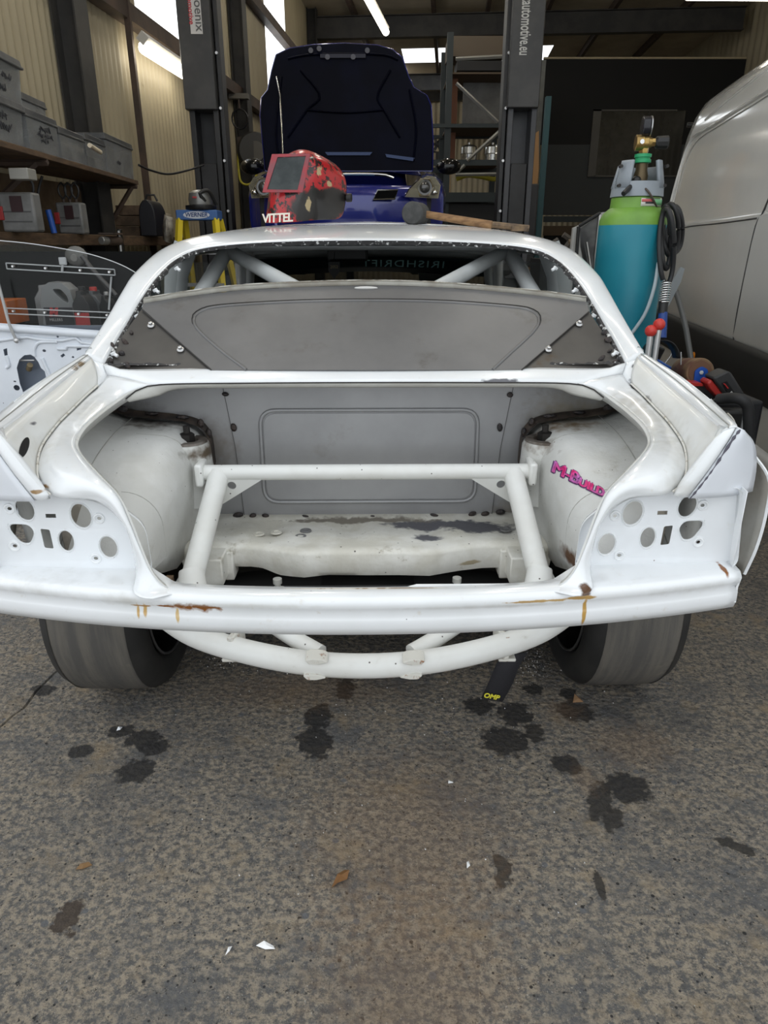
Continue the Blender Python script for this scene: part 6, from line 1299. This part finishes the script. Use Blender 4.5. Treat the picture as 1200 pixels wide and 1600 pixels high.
for a, b in (((713,130),(778,191)),((782,204),(730,251)),((726,258),(713,270)),((712,92),(790,88)),((712,273),(780,272))): rod('brace', [Q(*a, -.05), Q(*b, -.05)], .022, rgl, rk, 4)
def on_rack(name, px0, px1, py0, py1, dy, dep, m, label, cat, **k):
    a, b = Q(px0, py1, dy), Q(px1, py0, dy); return obj(name, MB().bb((a.x, RY+dy, a.z), (b.x, RY+dy+dep, b.z)), m, label=label, cat=cat, **k)
on_rack('grey_sheet', 722, 789, 116, 193, .55, .03, mat('grey sheet', (.17, .17, .165), .55, 0, (.12, .12, .115), 5), 'large grey sheet panel standing on the upper rack shelf', 'panel')
on_rack('plywood_offcut', 697, 716, 116, 193, .3, .02, mat('red brown ply', (.15, .06, .03), .7), 'red brown plywood piece at the left of the upper rack shelf', 'panel')
on_rack('plywood_offcut', 700, 712, 207, 249, .3, .02, mat('red brown ply', (.15, .06, .03)), 'red brown plywood piece on the rack shelf beside the pots', 'panel')
on_rack('wooden_crate', 700, 790, 56, 88, .4, .5, mat('dull crate board', (.11, .085, .06), .7), 'dull brown crate on the top of the rack', 'crate'); on_rack('dark_bin', 714, 790, 95, 110, .35, .4, mat('dark bin', (.012, .012, .013), .5), 'long dark bin on the rack under the crate', 'bin')
for i, (px, l) in enumerate(((733, 'left'), (770, 'right'))):
    c = Q(px, 249, .3); z = Q(700, 250).z; t = thing('steel_pot', l+' of two shiny steel pots on the middle rack shelf', 'pot', (c.x, RY+.3, z), group='steel pots on the rack')
    obj('pot_body', MB().lathe([(.10, .0), (.11, .01), (.115, .10), (.12, .105), (.115, .11), (.11, .19), (.10, .20)], 20, Matrix.Translation((c.x, RY+.35, z+.002))), mat('pot steel', (.6, .6, .58), .25, .9), t, ang=30); obj('pot_lid', MB().lathe([(.105, .20), (.06, .22), (.02, .225), (.02, .25)], 16, Matrix.Translation((c.x, RY+.35, z+.002))), mat('pot steel', (.6, .6, .58)), t, ang=30)
rod('yellow_air_hose', crs([Q(713,280,.2), Q(730,274,.2), Q(750,276,.2), Q(770,280,.2), Q(782,278,.2)], 14), .03, mat('yellow hose', (.5, .45, .05)), None, label='yellow hose lying on the lowest rack shelf', cat='hose')
on_rack('dark_cabinet', 690, 775, 318, 420, .1, .8, mat('black cabinet', (.008, .008, .008), .5), 'black cabinet under the rack shelves', 'cabinet')
# extractor fan on the back wall between bonnet and rack
c = W(684, 225, 14.0); t = thing('cooling_fan', 'small black cooling fan in a square frame at the back', 'fan', tuple(c))
obj('fan_frame', MB().prism([(-.14, -.14), (.14, -.14), (.14, .14), (-.14, .14)], [ell(0, 0, .12, .12, 20)], lambda u, v, w: c+V((u, w, v)), .04), blackp, t, ang=30)
for k in range(6): obj('fan_blade', MB().box(c+V((.06*math.cos(k*1.047), .02, .06*math.sin(k*1.047))), (.10, .006, .05), (.4, -k*1.047, 0)), blackp, t)
obj('fan_hub', MB().cyl(c+V((0, -.0, 0)), c+V((0, .03, 0)), .03, n=14), blackp, t); obj('fan_stand', MB().bb((c.x-.03, 14.0, 0), (c.x+.03, 14.04, c.z-.14)), blackp, t)
a, b = W(692, 210, 14.3), W(705, 268, 14.3); obj('cardboard_sheet', MB().bb((a.x, 14.3, 0), (b.x, 14.35, a.z)), mat('cardboard', (.36, .26, .15), .8), label='tan cardboard sheet standing beside the small fan', cat='cardboard')
# items right of the right lift post
P = [W(830,215,8.2), W(842,205,8.2), W(842,240,8.2), W(833,292,8.2), W(826,285,8.2)]
for i, dy in enumerate((0, .12)):
    P = [W(px, py, 8.2+dy) for px, py in ((829+i*3,214),(842,204+i*4),(842,262),(834,292),(826+i*2,286))]; P[3].z = P[4].z = .01; obj('plywood_offcut', poly_slab(P, V((0, .02, 0))), mat('ply tan %d' % i, (.34-.1*i, .19-.05*i, .08), .7), label=('front', 'rear')[i]+' tan plywood offcut leaning behind the right lift post', cat='plywood', group='plywood offcuts behind the lift post', ang=0)
a, b = W(818, 287, 7.6), W(838, 352, 7.6); t = thing('control_box', 'dark grey control cabinet beside the right lift post', 'cabinet', (a.x, 7.6, 0)); obj('cabinet', MB().bb((a.x, 7.6, b.z-.4), (b.x, 7.9, a.z)), mat('control grey', (.035, .035, .037), .5), t, bevel=.015); obj('stand', MB().bb((a.x+.03, 7.65, 0), (a.x+.08, 7.7, b.z-.4)), steel, t)
a = W(846, 300, 8.6); obj('teal_pole', MB().bb((a.x-.02, 8.6, 0), (a.x+.035, 8.68, W(846, 150, 8.6).z)), mat('teal pole', (.02, .07, .08), .5), label='slim teal pole left of the dark office wall', cat='pole')
# clutter seen between pole and leaning door
c = W(880, 380, 5.2); t = thing('metal_offcuts', 'rusty tangle of metal offcuts beyond the leaning door', 'scrap metal', tuple(V((c.x, c.y, 0))))
for k in range(9): a = c+V((random.uniform(-.12, .12), random.uniform(-.1, .1), random.uniform(-.12, .10))); obj('offcut', MB().tube([a, a+V((random.uniform(-.08, .08), 0, random.uniform(-.12, .12)))], random.uniform(.012, .025), 6), mat('offcut %d' % (k % 3), [(.16, .12, .08), (.07, .06, .05), (.3, .26, .18)][k % 3], .6), t)
obj('offcut_bin', MB().bb((c.x-.18, 5.05, 0), (c.x+.18, 5.4, c.z-.1)), mat('bin dark', (.012, .012, .012), .6), t)
